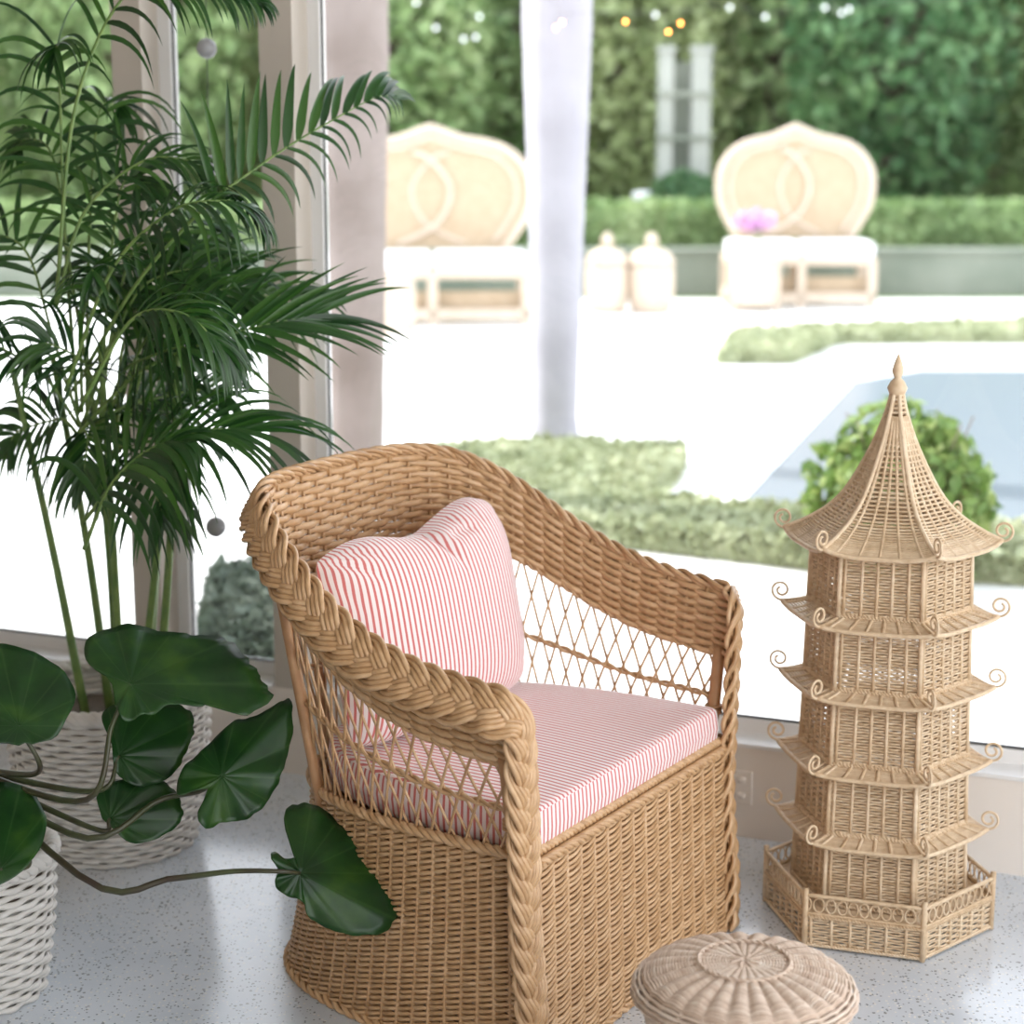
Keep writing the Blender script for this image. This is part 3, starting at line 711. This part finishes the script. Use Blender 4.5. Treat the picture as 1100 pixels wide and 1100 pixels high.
def bigleaf(parent, outline, hub, d, tilt, fold=.02, ripple=.004, petiole=None, cup=.0, seed=0):
    """outline and hub in the leaf's own plane through depth d, leaning by tilt=(ax, ay) metres of depth per metre"""
    pl = []
    def onp(px, py):
        p = at(px, py, d); x = (px-hub[0])/F*d; y = (hub[1]-py)/F*d
        return at(px, py, d+x*tilt[0]+y*tilt[1])
    O = smoothpts(outline+[outline[0]], len(outline)*6)[:-1]
    hh = np.array(hub, float); ka = np.arange(len(O)); O = hh+(O-hh)*(1+.022*np.abs(np.sin(ka*.55+seed))-.012+.008*np.sin(ka*1.7))[:, None]
    hubp = onp(*hub); B = np.array([onp(*p) for p in O]); n = len(B)
    nr = np.array([tilt[0], -1, tilt[1]]); nr /= np.linalg.norm(nr)
    ang = np.unwrap(np.arctan2(-(O[:, 1]-hub[1]), O[:, 0]-hub[0])); R = 9; G = []; UV = []
    rl = np.linalg.norm(B-hubp, axis=1)
    for i in range(R+1):
        u = i/R
        P = hubp+(B-hubp)*u
        h = cup*(u**2)*rl+ripple*u**2*np.sin(ang*9+seed)+fold*(-np.abs(np.sin((ang-seed)))*u*rl*1)+.0015*np.abs(np.sin(ang*7))*min(1, u*3)
        G.append(P+nr*h[:, None]); UV.append(np.stack([ang*7/PI, np.full(n, u)], -1))
    mb = MB(); mb.grid(np.array(G), np.array(UV), True); lf = mb.build('leaf', LEAF, parent)
    so = lf.modifiers.new('thick', 'SOLIDIFY'); so.thickness = .0012
    if petiole:
        pp = [onp(*hub)]+[at(*q) if len(q) == 3 and q[2] > 1.5 and abs(q[0]) > 3 else np.array(q) for q in petiole]
        mb = MB(); C = smoothpts(pp, 24); mb.tube(C, .0042, 8, (0, .3, 1), taper=np.linspace(.7, 1.5, 24)); mb.build('petiole', PETI, lf)
PETI = mat_noise('petiole', (.045, .03, .02), (.06, .08, .03), 15, .35)
ear = thing('elephant_ear_plant', 'dark green elephant ear plant with broad heart-shaped leaves in front of the chair', 'plant', (0, 0, 0))
EX, EY = -.92, 3.02; crown = (EX, EY, .40)
basket('plant_basket', 'white woven basket holding the elephant ear plant', EX, EY, .12, .145, .25, BASKW, 30)
bigleaf(ear, [(302, 936), (290, 921), (296, 915), (306, 922), (318, 919), (312, 902), (308, 887), (311, 868), (327, 861), (349, 865), (376, 887), (395, 906), (408, 925), (415, 944), (424, 965), (428, 982), (412, 1002), (379, 1004), (354, 996), (333, 983), (327, 969), (303, 958), (296, 944)],
        (322, 938), 3.02, (.35, .5), .34, .005, [(299, 936, 3.0), (250, 936, 3.0), (183, 944, 3.0), (100, 950, 3.0), crown], 0, PI/2+1.1)
bigleaf(ear, [(224, 846), (208, 850), (191, 853), (196, 826), (221, 802), (251, 774), (276, 768), (300, 755), (312, 754), (314, 790), (306, 822), (297, 845), (281, 868), (259, 880), (240, 882), (221, 889), (212, 876), (219, 860)],
        (238, 834), 3.05, (.3, .6), .24, .005, [(215, 850, 3.1), (170, 860, 3.1), (90, 900, 3.05), crown], 0, .8)
bigleaf(ear, [(120, 735), (90, 700), (110, 672), (150, 668), (185, 678), (212, 680), (232, 679), (250, 688), (262, 706), (275, 722), (284, 735), (292, 748), (262, 765), (235, 752), (212, 757), (190, 756), (160, 765), (130, 770)],
        (140, 735), 3.0, (.2, 1.1), .10, .006, [(120, 780, 3.0), (90, 860, 3.0), crown], 0, .1)
bigleaf(ear, [(120, 800), (110, 765), (150, 752), (185, 756), (205, 765), (208, 785), (203, 800), (194, 820), (180, 836), (150, 845), (125, 830)],
        (128, 812), 3.12, (.2, .4), .1, .003, [(100, 850, 3.1), crown], 0, .4)
bigleaf(ear, [(110, 880), (105, 850), (140, 835), (170, 838), (188, 850), (196, 870), (192, 885), (170, 900), (140, 905)],
        (118, 880), 3.1, (.2, .4), .1, .003, [(100, 890, 3.08), crown], 0, .4)
bigleaf(ear, [(20, 800), (-40, 790), (-60, 740), (-20, 690), (40, 700), (80, 740), (60, 790)], (20, 780), 2.95, (.2, .8), .1, .004, [(40, 830, 3.0), crown], 0, .4)
bigleaf(ear, [(-20, 960), (-60, 900), (-40, 850), (20, 840), (50, 880), (30, 930)], (0, 935), 2.95, (.2, .8), .1, .004, [(30, 920, 3.0), crown], 0, .4)

# ------------------------------------------------------------------ hanging balls at the left window
ball_line = thing('hanging_ball_strand', 'thin strand of smoky glass balls hanging at the left window', 'hanging decoration', (0, 0, 0))
BALL = mat_noise('smoky_ball', (.30, .31, .33), (.38, .39, .41), 10, .15)
bd = 4.05; mb = MB(); top_ = at(222, -260, bd)
strand = [top_]+[at(x, y, bd) for x, y in ((222, 52), (226, 178), (229, 370), (232, 566))]
mb.tube(smoothpts([np.array([top_[0], top_[1], 2.98])]+strand[1:], 20), .0012, 5, (1, 0, .1)); mb.build('string', GASKET, ball_line)
for p in strand[1:]:
    mb = MB(); r = .0215
    mb.lathe([(max(.0006, r*math.sin(q)), p[2]-r*math.cos(q)) for q in np.linspace(0, PI, 15)], p[0], p[1], 24); mb.build('glass_ball', BALL, ball_line)

# ------------------------------------------------------------------ string lights (warm bokeh)
LAMP, nt, b = new_mat('warm_bulb'); b.inputs['Emission Color'].default_value = (1, .25, .03, 1); b.inputs['Emission Strength'].default_value = 9; b.inputs['Base Color'].default_value = (1, .6, .3, 1)
sl = thing('bulb_glint_string', 'string of small warm orange bulbs strung across the garden in front of the middle trunk', 'string lights', (0, 0, 0))
bd = 7.85; bl = [(560, -10), (597, 30), (604, 24), (672, 23), (718, 34), (731, 25), (800, -8)]
mb = MB(); A_ = wm(-.9, .3, 2.95); mb.tube(smoothpts([np.array((-1.4, 7.8, 2.6))]+[at(x, y-9, bd) for x, y in bl]+[np.array((2.2, 7.9, 2.5))], 60), .0007, 5, (0, .1, 1)); mb.build('cable', GASKET, sl)
for x, y in bl[1:-1]:
    p = at(x, y, bd); mb = MB(); r = .0058
    mb.lathe([(max(.0004, r*math.sin(q)), p[2]-r*math.cos(q)*1.3) for q in np.linspace(0, PI, 9)], p[0], p[1], 12); mb.build('bulb_glint', LAMP, sl)

GLINT, nt, b = new_mat('white_glint'); b.inputs['Emission Color'].default_value = (.85, .93, 1, 1); b.inputs['Emission Strength'].default_value = 1.0  # glowing dots and their cable are added for white glints in the foliage
sl = thing('bulb_glint_string', 'small glowing white dots added for glints in the foliage at the far end of the garden', 'string lights', (0, 0, 0)); bd = 15.0
mb = MB(); glint_px = ((447, 3), (468, 30), (498, 42), (511, 40), (515, 18), (704, 16), (784, 8), (822, 18), (886, 8), (904, 14), (912, 10)); mb.tube(smoothpts([np.array((-3, 15, 2.5))]+[at(x, y-3, bd) for x, y in glint_px]+[np.array((5, 15, 2.5))], 60), .002, 5, (0, .1, 1)); mb.build('cable', GASKET, sl)
for x, y in glint_px:
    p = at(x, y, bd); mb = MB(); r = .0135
    mb.lathe([(max(.0004, r*math.sin(q)), p[2]-r*math.cos(q)*1.2) for q in np.linspace(0, PI, 9)], p[0], p[1], 12); mb.build('bulb_glint', GLINT, sl)

# ------------------------------------------------------------------ outdoors
mb = MB(); mb.box(-30, 30, 3.4, 16.15, -.14, -.022); 
o = struct(mb, 'terrace', STONE)
SOIL = mat_noise('garden_soil', (.10, .15, .06), (.18, .25, .10), 2, .9)
mb = MB(); mb.box(-30, 30, 16.15, 45, -.14, -.03); struct(mb, 'lawn', SOIL)
def trunk(name, label, cx, cy, r0, r1, rm, zm, h=5.2, bark=None):
    mb = MB(); prof = []
    for z in np.linspace(-.02, h, 60):
        u = z/h
        r = np.interp(z, [0, .12, zm*.6, zm, h], [r0*1.25, r0, (r0+rm)/2*1.0, rm, r1])
        prof.append((r*(1+.012*math.sin(z*38)), z))
    mb.lathe(prof, 0, 0, 36); t = thing(name, label, 'palm tree', (cx, cy, 0)); mb.build('trunk', bark or BARK, t)
    mb = MB()
    mb.tube([(0, 0, h-.02), (0, 0, h+.5), (0, 0, h+.9)], r1*.9, 16, (1, 0, 0), taper=[1, .8, .4]); mb.build('crownshaft', PALMSTEM, t)
    for k in range(9):
        a = k*2*PI/9; mb = MB(); C = [np.array([r_*math.cos(a), r_*math.sin(a), h+.8+zz]) for r_, zz in ((0, 0), (.15, .5), (.32, .8), (.48, .8), (.58, .5))]
        C = smoothpts(C, 24); mb.tube(C, .02, 6, (0, 0.1, 1), taper=np.linspace(1, .2, 24))
        for i in range(3, 24):
            for sg in (1, -1):
                leaflet_strip(mb, C[i], np.array([-math.sin(a)*sg+.5*math.cos(a), math.cos(a)*sg+.5*math.sin(a), .1]), .5, .02, 1.2, np.array([0, 0, 1.]), 4)
        mb.build('palm_frond', TREE_A, t)
TC = ground(597, 489); trunk('palm_tree', 'smooth pale grey palm trunk rising from the ground cover in the middle', TC[0], TC[1]+.1, .098, .155, .152, 1.9)
trunk('palm_tree', 'pale grey palm trunk close behind the left window mullion', -.60, 7.25, .105, .15, .145, 1.7, 5.6, BARK_SHADED)

def leafcloud(mb, P, nrm, size, elong=1.6, jitter=.8):
    """one folded leaf (two faces) per point"""
    n = len(P); D = rng.normal(size=(n, 3)); Nn = nrm+rng.normal(size=(n, 3))*jitter; Nn /= np.linalg.norm(Nn, axis=1, keepdims=True)
    D -= Nn*(D*Nn).sum(1, keepdims=True); D /= np.linalg.norm(D, axis=1, keepdims=True); S = np.cross(D, Nn)
    s = size*rng.uniform(.7, 1.3, (n, 1))
    V = np.stack([P-D*s*elong/2, P+S*s*.5+Nn*s*.15, P+D*s*elong/2, P-S*s*.5+Nn*s*.15], 1).reshape(-1, 3)
    i = np.arange(n)*4; Fq = np.concatenate([np.stack([i, i+1, i+2], -1), np.stack([i, i+2, i+3], -1)]).tolist()
    mb.add(V, Fq)
def blobpts(n, c, r, squash=1, lumps=6, depth=.3):
    D = rng.normal(size=(n, 3)); D /= np.linalg.norm(D, axis=1, keepdims=True)
    L = rng.normal(size=(lumps, 3)); L /= np.linalg.norm(L, axis=1, keepdims=True)
    b_ = 1+.22*np.max(np.clip(D@L.T, 0, 1)**6, axis=1)-.1
    rad = b_*(1-depth*rng.random(n)**1.5)
    return np.array(c)+D*rad[:, None]*np.array(r), D
def tree(label, cx, cy, rx, rz, cz, mat, n=5200, leaf=.12, group='trees behind the garden'):
    t = thing('garden_tree', label, 'tree', (cx, cy, 0), 0, group)
    mb = MB(); P, D = blobpts(n, (0, 0, cz), (rx, rx*.8, rz), lumps=14, depth=.45); ok = P[:, 2] > .1; leafcloud(mb, P[ok], D[ok], leaf)
    mb.build('crown', mat, t, False)
    mb = MB(); mb.tube([(0, 0, -.05), (.05, 0, 1.2), (0, .05, cz)], .12, 10, (1, 0, 0), taper=[1.2, .9, .6])
    for k in range(5): a = k*1.3; mb.tube([(0, .03, cz*.6), (rx*.4*math.cos(a), rx*.3*math.sin(a), cz*.6+rz*.35), (rx*.75*math.cos(a), rx*.6*math.sin(a), cz+rz*.3)], .05, 6, (.1, .1, 1), taper=[1, .7, .3])
    mb.build('trunk', BARK_D, t)
specs = [(-6.4, 19.5, 'B', 'dark green tree far left behind the garden'), (-3.8, 19.5, 'A', 'bushy green tree seen through the panes left of the pillar'), (-1.2, 19.5, 'A', 'leafy green tree behind the left palm trunk'),
         (3.75, 19.5, 'B', 'darkest tree, above the right settee'), (6.4, 19.5, 'B', 'dark green tree beyond the pool at the far right'),
         (-5.1, 22.2, 'A', 'green tree in the back row far left'), (-2.5, 22.2, 'C', 'yellow green tree in the back row behind the palm fronds'),
         (-.05, 22.2, 'A', 'mid green tree in the back row above the left settee'), (1.35, 21.6, 'C', 'yellow green tree just right of the middle trunk'), (2.95, 22.2, 'A', 'mid green tree in the back row right of the pale columns'), (5.4, 22.2, 'A', 'mid green tree in the back row far right')]
for x, y, k, lab in specs: tree(lab, x, y, 1.12, 2.6, 2.5, {'A': TREE_A, 'B': TREE_B, 'C': TREE_C}[k])
def boxpts(n, x0, x1, y0, y1, z0, z1):
    A = np.array([(x1-x0)*(y1-y0), (x1-x0)*(z1-z0), (x1-x0)*(z1-z0), (y1-y0)*(z1-z0), (y1-y0)*(z1-z0)]); f_ = rng.choice(5, n, p=A/A.sum()); U = rng.random((n, 3))
    P = np.stack([x0+(x1-x0)*U[:, 0], y0+(y1-y0)*U[:, 1], z0+(z1-z0)*U[:, 2]], -1); D = np.zeros((n, 3))
    P[f_ == 0, 2] = z1; D[f_ == 0, 2] = 1; P[f_ == 1, 1] = y0; D[f_ == 1, 1] = -1; P[f_ == 2, 1] = y1; D[f_ == 2, 1] = 1; P[f_ == 3, 0] = x0; D[f_ == 3, 0] = -1; P[f_ == 4, 0] = x1; D[f_ == 4, 0] = 1
    return P+rng.normal(0, .02, (n, 3)), D
# tall screen hedge at the very back
mb = MB(); P, D = boxpts(26000, -11, 12, 24.6, 25.6, 0, 5.6); k = D[:, 1] < .5; leafcloud(mb, P[k]+rng.normal(0, .12, (k.sum(), 3)), D[k], .22); 
th_ = thing('screen_hedge', 'tall dark screen hedge closing the garden at the very back', 'hedge'); mb.build('foliage', TREE_B, th_, False)
mb = MB(); mb.box(-11, 12, 24.8, 25.4, 0, 5.4); mb.build('hedge_core', TREE_B, th_, False)
# clipped hedges
def hedge(label, x0, x1, y0, y1, z0, z1, mat, n, leaf=.07, name='clipped_hedge', cat='hedge'):
    t = thing(name, label, cat); mb = MB(); P, D = boxpts(n, x0, x1, y0, y1, z0, z1); leafcloud(mb, P, D, leaf); mb.build('foliage', mat, t, False)
    mb = MB(); mb.box(x0+.03, x1-.03, y0+.03, y1-.03, z0, z1-.03); mb.build('hedge_core', mat, t, False); return t
hedge('low clipped hedge running behind the two settees', -7, 8, 17.0, 17.5, 0, .72, TREE_A, 14000)
t = thing('garden_wall', 'low grey green garden wall under the clipped hedge', 'wall'); mb = MB(); mb.box(-7, 8, 16.55, 16.8, -.03, .34); mb.build('wall_face', WALLG, t, False); mb = MB(); mb.box(-7, 8, 16.52, 16.83, .34, .37); mb.build('wall_coping', WALLG, t, False)
tb = thing('round_bush', 'round dark clipped bush in front of the pale columns', 'bush', (1.60, 17.95, 0)); mb = MB(); P, D = blobpts(1600, (0, 0, .62), (.34, .3, .36), depth=.15); leafcloud(mb, P, D, .06); mb.build('foliage', TREE_B, tb, False); mb = MB(); mb.lathe([(max(.001, .26*math.sin(q)), .62-.28*math.cos(q)) for q in np.linspace(0, PI, 10)]+[], 0, 0, 16); mb.build('bush_core', TREE_B, tb); mb = MB(); mb.tube([(0, 0, -.05), (0, 0, .5)], .03, 8, (1, 0, 0)); mb.build('stem', BARK_D, tb)
# pale columned frame
WHITEP = mat_noise('pale_render', (.30, .32, .29), (.40, .42, .38), 2, .8)
g0 = thing('columned_frame', 'pale two-column garden frame with cross bars standing between the trees', 'garden frame', (1.60, 18.42, 0))
for x in (-.225, .09):
    mb = MB(); w = .08 if x < 0 else .10
    mb.box(x, x+w*1.8, -.07, .07, -.03, 2.12); mb.box(x-.015, x+w*1.8+.015, -.09, .09, 2.08, 2.14); bevel(mb.build('column', WHITEP, g0, False), .01)
for z in (1.28, 1.68): mb = MB(); mb.box(-.24, .30, -.1, -.07, z, z+.04); mb.build('cross_bar', WALLG, g0, False)
mb = MB(); mb.box(-.2, .25, .1, .16, -.03, 2.0); mb.build('back_panel', WALLG, g0, False)
u = at(697, 215, 18.0); mb = MB(); t = thing('garden_urn', 'small white garden urn left of the round dark bush', 'urn', (u[0], u[1], 0))
mb.lathe([(.09, -.03), (.09, .3), (.05, .34), (.05, .5), (.11, .58), (.15, .68), (.16, .78), (.13, .80)], 0, 0, 24); mb.build('urn_body', CUSH, t)

# ground cover beds
def bed(label, pix, h, n, leaf=.055, name='ground_cover_bed', mat=None):
    mat = mat or BED
    poly = [ground(x, y, 0)[:2] for x, y in pix]; t = thing(name, label, 'plant bed')
    mb = MB(); cx, cy = np.mean(poly, axis=0); mb.prism([(cx+(p[0]-cx)*.99, cy+(p[1]-cy)*.99) for p in poly], -.03, h-.02); mb.build('bed_core', mat, t, False)
    A = np.array(poly); lo, hi = A.min(0), A.max(0); pts = []
    def inside(q):
        x, y = q[:, 0], q[:, 1]; r = np.zeros(len(q), bool); j = len(A)-1
        for i in range(len(A)):
            c_ = ((A[i, 1] > y) != (A[j, 1] > y)) & (x < (A[j, 0]-A[i, 0])*(y-A[i, 1])/(A[j, 1]-A[i, 1]+1e-12)+A[i, 0]); r ^= c_; j = i
        return r
    Q = lo+(hi-lo)*rng.random((n*3, 2)); Q = Q[inside(Q)][:n]
    P = np.column_stack([Q, np.full(len(Q), h)+rng.normal(0, .012, len(Q))]); mb = MB(); leafcloud(mb, P, np.tile([0, 0, 1.], (len(P), 1)), leaf)
    per = np.concatenate([A, A[:1]]); L = np.linalg.norm(np.diff(per, axis=0), axis=1); m = int(n*L.sum()*h/max(.1, (hi-lo).prod()))+400
    i = rng.choice(len(A), m, p=L/L.sum()); f_ = rng.random((m, 1)); P2 = per[i]*(1-f_)+per[i+1]*f_
    P2 = np.column_stack([P2, rng.random(m)*h]); e_ = per[i+1]-per[i]; leafcloud(mb, P2, np.column_stack([e_[:, 1], -e_[:, 0], 0*e_[:, 0]])/np.linalg.norm(e_, axis=1, keepdims=True), leaf)
    mb.build('foliage', mat, t, False)
bed('pale green ground cover bed around the middle palm trunk', [(430, 497), (560, 488), (735, 492), (728, 512), (690, 545), (760, 557), (875, 563), (1000, 575), (1130, 588), (1130, 625), (875, 607), (640, 580), (520, 560), (440, 545)], .055, 16000, .04)
bed('small pale green ground cover bed at the far right of the terrace', [(772, 388), (850, 388), (898, 367), (1130, 366), (1130, 352), (900, 357), (790, 363)], .05, 6000, .05)
bed('dark leafy patch low outside the left pane', [(236, 650), (296, 640), (310, 745), (215, 745)], .1, 2500, mat=mat_island('dark_leaf_patch', [(.04, .06, .045), (.08, .11, .08), (.14, .17, .13)], .6, .3, .2, 2.5))  # low patch of leaves, darker than the other beds
# pool
pp = [ground(x, y, 0)[:2] for x, y in ((784, 550), (918, 407), (990, 395), (1130, 395), (1130, 578), (875, 560))]
mb = MB(); mb.prism(pp, -.05, -.016); struct(mb, 'pool', WATER)
mb = MB(); q = [np.array(p) for p in pp]
for a_, b_ in ((q[0], q[1]), (q[1], q[2]), (q[2], q[3])):
    d = (b_-a_)/np.linalg.norm(b_-a_); n_ = np.array([-d[1], d[0]])*.18; mb.prism([a_, b_, b_+n_, a_+n_], -.022, -.008)
struct(mb, 'pool_coping', STONE)
# bush by the window
bp_ = at(972, 560, 6.0); t = thing('shrub', 'bright green leafy shrub outside the window behind the pagoda', 'shrub', (bp_[0], bp_[1], 0))
mb = MB(); P, D = blobpts(2600, (0, 0, .29), (.30, .28, .29), depth=.6, lumps=10); P[:, 2] = np.maximum(P[:, 2], .02); leafcloud(mb, P, D, .035, 1.8); mb.build('foliage', BUSH, t, False)
mb = MB()
for k in range(7): a = k*.9; mb.tube([(0, 0, -.03), (.08*math.cos(a), .08*math.sin(a), .25), (.2*math.cos(a), .2*math.sin(a), .55)], .007, 6, (1, .1, 0), taper=[1, .8, .4])
mb.build('stem', BARK_D, t)

# settees
OUT = [(0, 1.40), (.06, 1.375), (.2, 1.315), (.35, 1.285), (.47, 1.235), (.56, 1.15), (.615, 1.04), (.626, .90), (.60, .76), (.54, .64), (.46, .50)]
def settee(label, cx, cy, sx, rz):
    t = thing('rattan_settee', label, 'settee', (cx, cy, 0), rz, 'rattan settees across the terrace')
    h = smoothpts(np.array(OUT), 40); h[:, 0] *= sx; full = np.vstack([h[::-1]*np.array([-1, 1]), h[1:]])
    c = np.array([0, .9]); fp = np.vstack([full, np.column_stack([np.linspace(.46*sx, -.46*sx, 20)[1:], np.full(19, .5)])]); R = 8; mb = MB(); G = []
    for sgn in (1, -1):
        rows_ = []
        for i in range(R+1):
            p = c+(fp-c)*(i/R); dep = -.02*sgn+.28+.10*(p[:, 0]/.7)**2*-1
            rows_.append(np.column_stack([p[:, 0], dep, p[:, 1]]))
        mb.grid(np.array(rows_), None, False)
    mb.build('back_panel', WICKER_T, t)
    mb = MB(); fr3 = np.column_stack([full[:, 0], .28-.10*(full[:, 0]/.7)**2, full[:, 1]]); mb.tube(fr3, .035, 10, (0, 1, 0)); mb.build('back_frame', WICKER_B, t)
    mb = MB()
    inn = c+(full-c)*.86; mb.tube(np.column_stack([inn[:, 0], .245-.10*(inn[:, 0]/.7)**2, inn[:, 1]]), .018, 8, (0, 1, 0))
    for sg in (-1, 1):   # two loops that cross and leave an oval between them
        L_ = smoothpts([(sg*.12*sx, 1.22), (sg*.02*sx, 1.18), (-sg*.10*sx, 1.02), (-sg*.12*sx, .88), (-sg*.06*sx, .72), (sg*.05*sx, .62), (sg*.22*sx, .53)], 24)
        mb.tube(np.column_stack([L_[:, 0], np.full(24, .245+sg*.01), L_[:, 1]]), .020, 8, (0, 1, 0))
    mb.build('scroll_loop', WICKER_B, t)
    wx = .60*sx
    mb = MB(); mb.box(-wx, wx, -.42, .24, .32, .38); bevel(mb.build('seat_frame', WICKER_B, t, False), .015)
    mb = MB(); mb.box(-wx, wx, -.42, -.38, .03, .10); mb.box(-wx, -wx+.05, -.42, .2, .03, .1); mb.box(wx-.05, wx, -.42, .2, .03, .1); bevel(mb.build('base_rail', WICKER_B, t, False), .01)
    mb = MB(); mb.box(-wx+.04, wx-.04, -.30, -.28, .04, .22); mb.build('apron_panel', WICKER_T, t, False)
    for x in (-wx+.035, -.0, wx-.035):
        for y in (-.385, .19): mb = MB(); mb.box(x-.035, x+.035, y-.035, y+.035, -.02, .32); bevel(mb.build('leg', WICKER_B, t, False), .01)
    for sg, side_ in ((-1, 'left'), (1, 'right')):
        k = thing('bench_cushion', 'white box cushion on the %s half of the %s' % (side_, label.split(' with')[0].replace('large cream rattan ', '').replace('cream rattan ', '')), 'cushion', (cx, cy, 0), rz, 'white settee cushions')
        mb = MB(); mb.box(min(sg*.015, sg*(wx-.02)), max(sg*.015, sg*(wx-.02)), -.41, .16, .38, .50); bevel(mb.build('cushion_body', CUSH, k, False), .03)
        mb = MB(); x0, x1 = min(sg*.015, sg*(wx-.02))+.01, max(sg*.015, sg*(wx-.02))-.01; mb.tube([(x0, -.412, .488), (x1, -.412, .488)], .006, 6, (0, 1, 0)); mb.build('piping', CUSH, k)
settee('large cream rattan settee left of the middle trunk with peaked oval back', -.60, 14.4, 1.2, .05)
settee('cream rattan settee at right behind the pink orchid with peaked oval back', 2.33, 15.75, 1.0, -.03)
def jar(label, cx, cy, s=1):
    t = thing('lidded_rattan_jar', label, 'jar', (cx, cy, 0), 0, 'lidded rattan jars between the settees')
    mb = MB(); mb.lathe([(.13*s, -.02), (.16*s, .02), (.172*s, .15), (.172*s, .28), (.165*s, .36)], 0, 0, 28); mb.build('jar_body', WICKER_B, t)
    mb = MB(); mb.lathe([(.175*s, .36), (.172*s, .385), (.14*s, .44), (.08*s, .475), (.04*s, .485)], 0, 0, 28); l = mb.build('lid', WICKER_B, t)
    mb = MB(); mb.lathe([(.03*s, .484), (.045*s, .50), (.05*s, .54), (.035*s, .575), (.012*s, .60)], 0, 0, 16); mb.build('knob', WICKER_B, l)
jar('lidded cream rattan jar just right of the middle trunk', .745, 15.0, .98); jar('lidded cream rattan jar nearer the round dark bush', 1.09, 15.0, 1.06)
def side_table(label, cx, cy, w, h):
    t = thing('side_table', label, 'side table', (cx, cy, 0), 0)
    mb = MB(); mb.box(-w, w, -w, w, h-.04, h); bevel(mb.build('table_top', WICKER_B, t, False), .01)
    mb = MB(); mb.box(-w+.02, w-.02, -w+.02, w-.02, .02, h-.04); mb.build('woven_body', WICKER_B, t, False)
    for x in (-w+.02, w-.02):
        for y in (-w+.02, w-.02): mb = MB(); mb.tube([(x, y, -.02), (x, y, h-.03)], .022, 8, (1, 0, 0)); mb.build('leg', WICKER_B, t)
side_table('cream rattan side table under the pink orchid', 1.915, 15.2, .19, .40)
side_table('cream rattan side table left of the large settee', -1.0+.22, 13.3, .10, .42)
pot = thing('white_pot', 'round white pot on the right side table', 'pot', (1.93, 15.15, .40)); mb = MB(); mb.lathe([(.05, 0), (.085, .03), (.095, .09), (.085, .13), (.07, .13), (.065, .11)], 0, 0, 24); mb.build('pot_body', CUSH, pot)
PINK = mat_island('orchid_petal', [(.60, .30, .58), (.68, .42, .66), (.76, .55, .74)], .5, .3, .3)
orc = thing('pink_orchid', 'pink orchid blossoms in the white pot', 'orchid', (1.93, 15.15, .49))
mb = MB()
for k in range(4): a = k*1.7; mb.tube(smoothpts([(0, 0, 0), (.03*math.cos(a), .03*math.sin(a), .1), (.11*math.cos(a)-.03, .08*math.sin(a), .19)], 10), .005, 6, (1, .1, 0))
mb.build('stem', PALMSTEM, orc); mb = MB(); P, D = blobpts(240, (-.03, 0, .19), (.17, .1, .085), depth=.9); leafcloud(mb, P, D, .045, 1.1); mb.build('blossoms', PINK, orc, False)

# every empty still at the origin moves to the base of its own thing, its parts stay where they are
for root in [o for o in COL.objects if o.type == 'EMPTY' and o.parent is None and o.location.length < 1e-6]:
    kids = [c_ for c_ in COL.objects if c_.parent == root and c_.type == 'MESH']
    B = np.array([v_ for c_ in kids for v_ in c_.bound_box]); lo, hi = B.min(0), B.max(0)
    base_ = Vector(((lo[0]+hi[0])/2, (lo[1]+hi[1])/2, float(lo[2])))
    if root == palm: base_ = Vector((X0, Y0, .26))
    if root == ear: base_ = Vector((EX, EY, .2))
    root.location = base_
    for c_ in kids: c_.location = c_.location-base_
# ------------------------------------------------------------------ light
w = bpy.data.worlds.new('world'); SC.world = w; w.use_nodes = True; bg = w.node_tree.nodes['Background']
nt = w.node_tree; tc = N(nt, 'ShaderNodeTexCoord'); sp = N(nt, 'ShaderNodeSeparateXYZ'); nt.links.new(tc.outputs['Generated'], sp.inputs[0])
c = ramp(nt, sp.outputs[2], [(0, (1, .975, .94)), (.6, (.80, .88, 1))]); nt.links.new(c, bg.inputs[0]); bg.inputs[1].default_value = 1.3
sd = bpy.data.lights.new('sun', 'SUN'); sd.energy = 2.5; sd.angle = math.radians(2); sd.color = (1, .95, .88); sun = bpy.data.objects.new('sun', sd); COL.objects.link(sun)
v = Vector((-.88, .42, .95)); sun.rotation_euler = v.to_track_quat('Z', 'Y').to_euler(); sun.location = (-5, 8, 8)
SC.view_settings.view_transform = 'Standard'; SC.view_settings.look = 'None'; SC.view_settings.gamma = 1; SC.view_settings.use_curve_mapping = False
SC.view_settings.exposure = 1.38
SC.cycles.max_bounces = 8; SC.cycles.transparent_max_bounces = 16
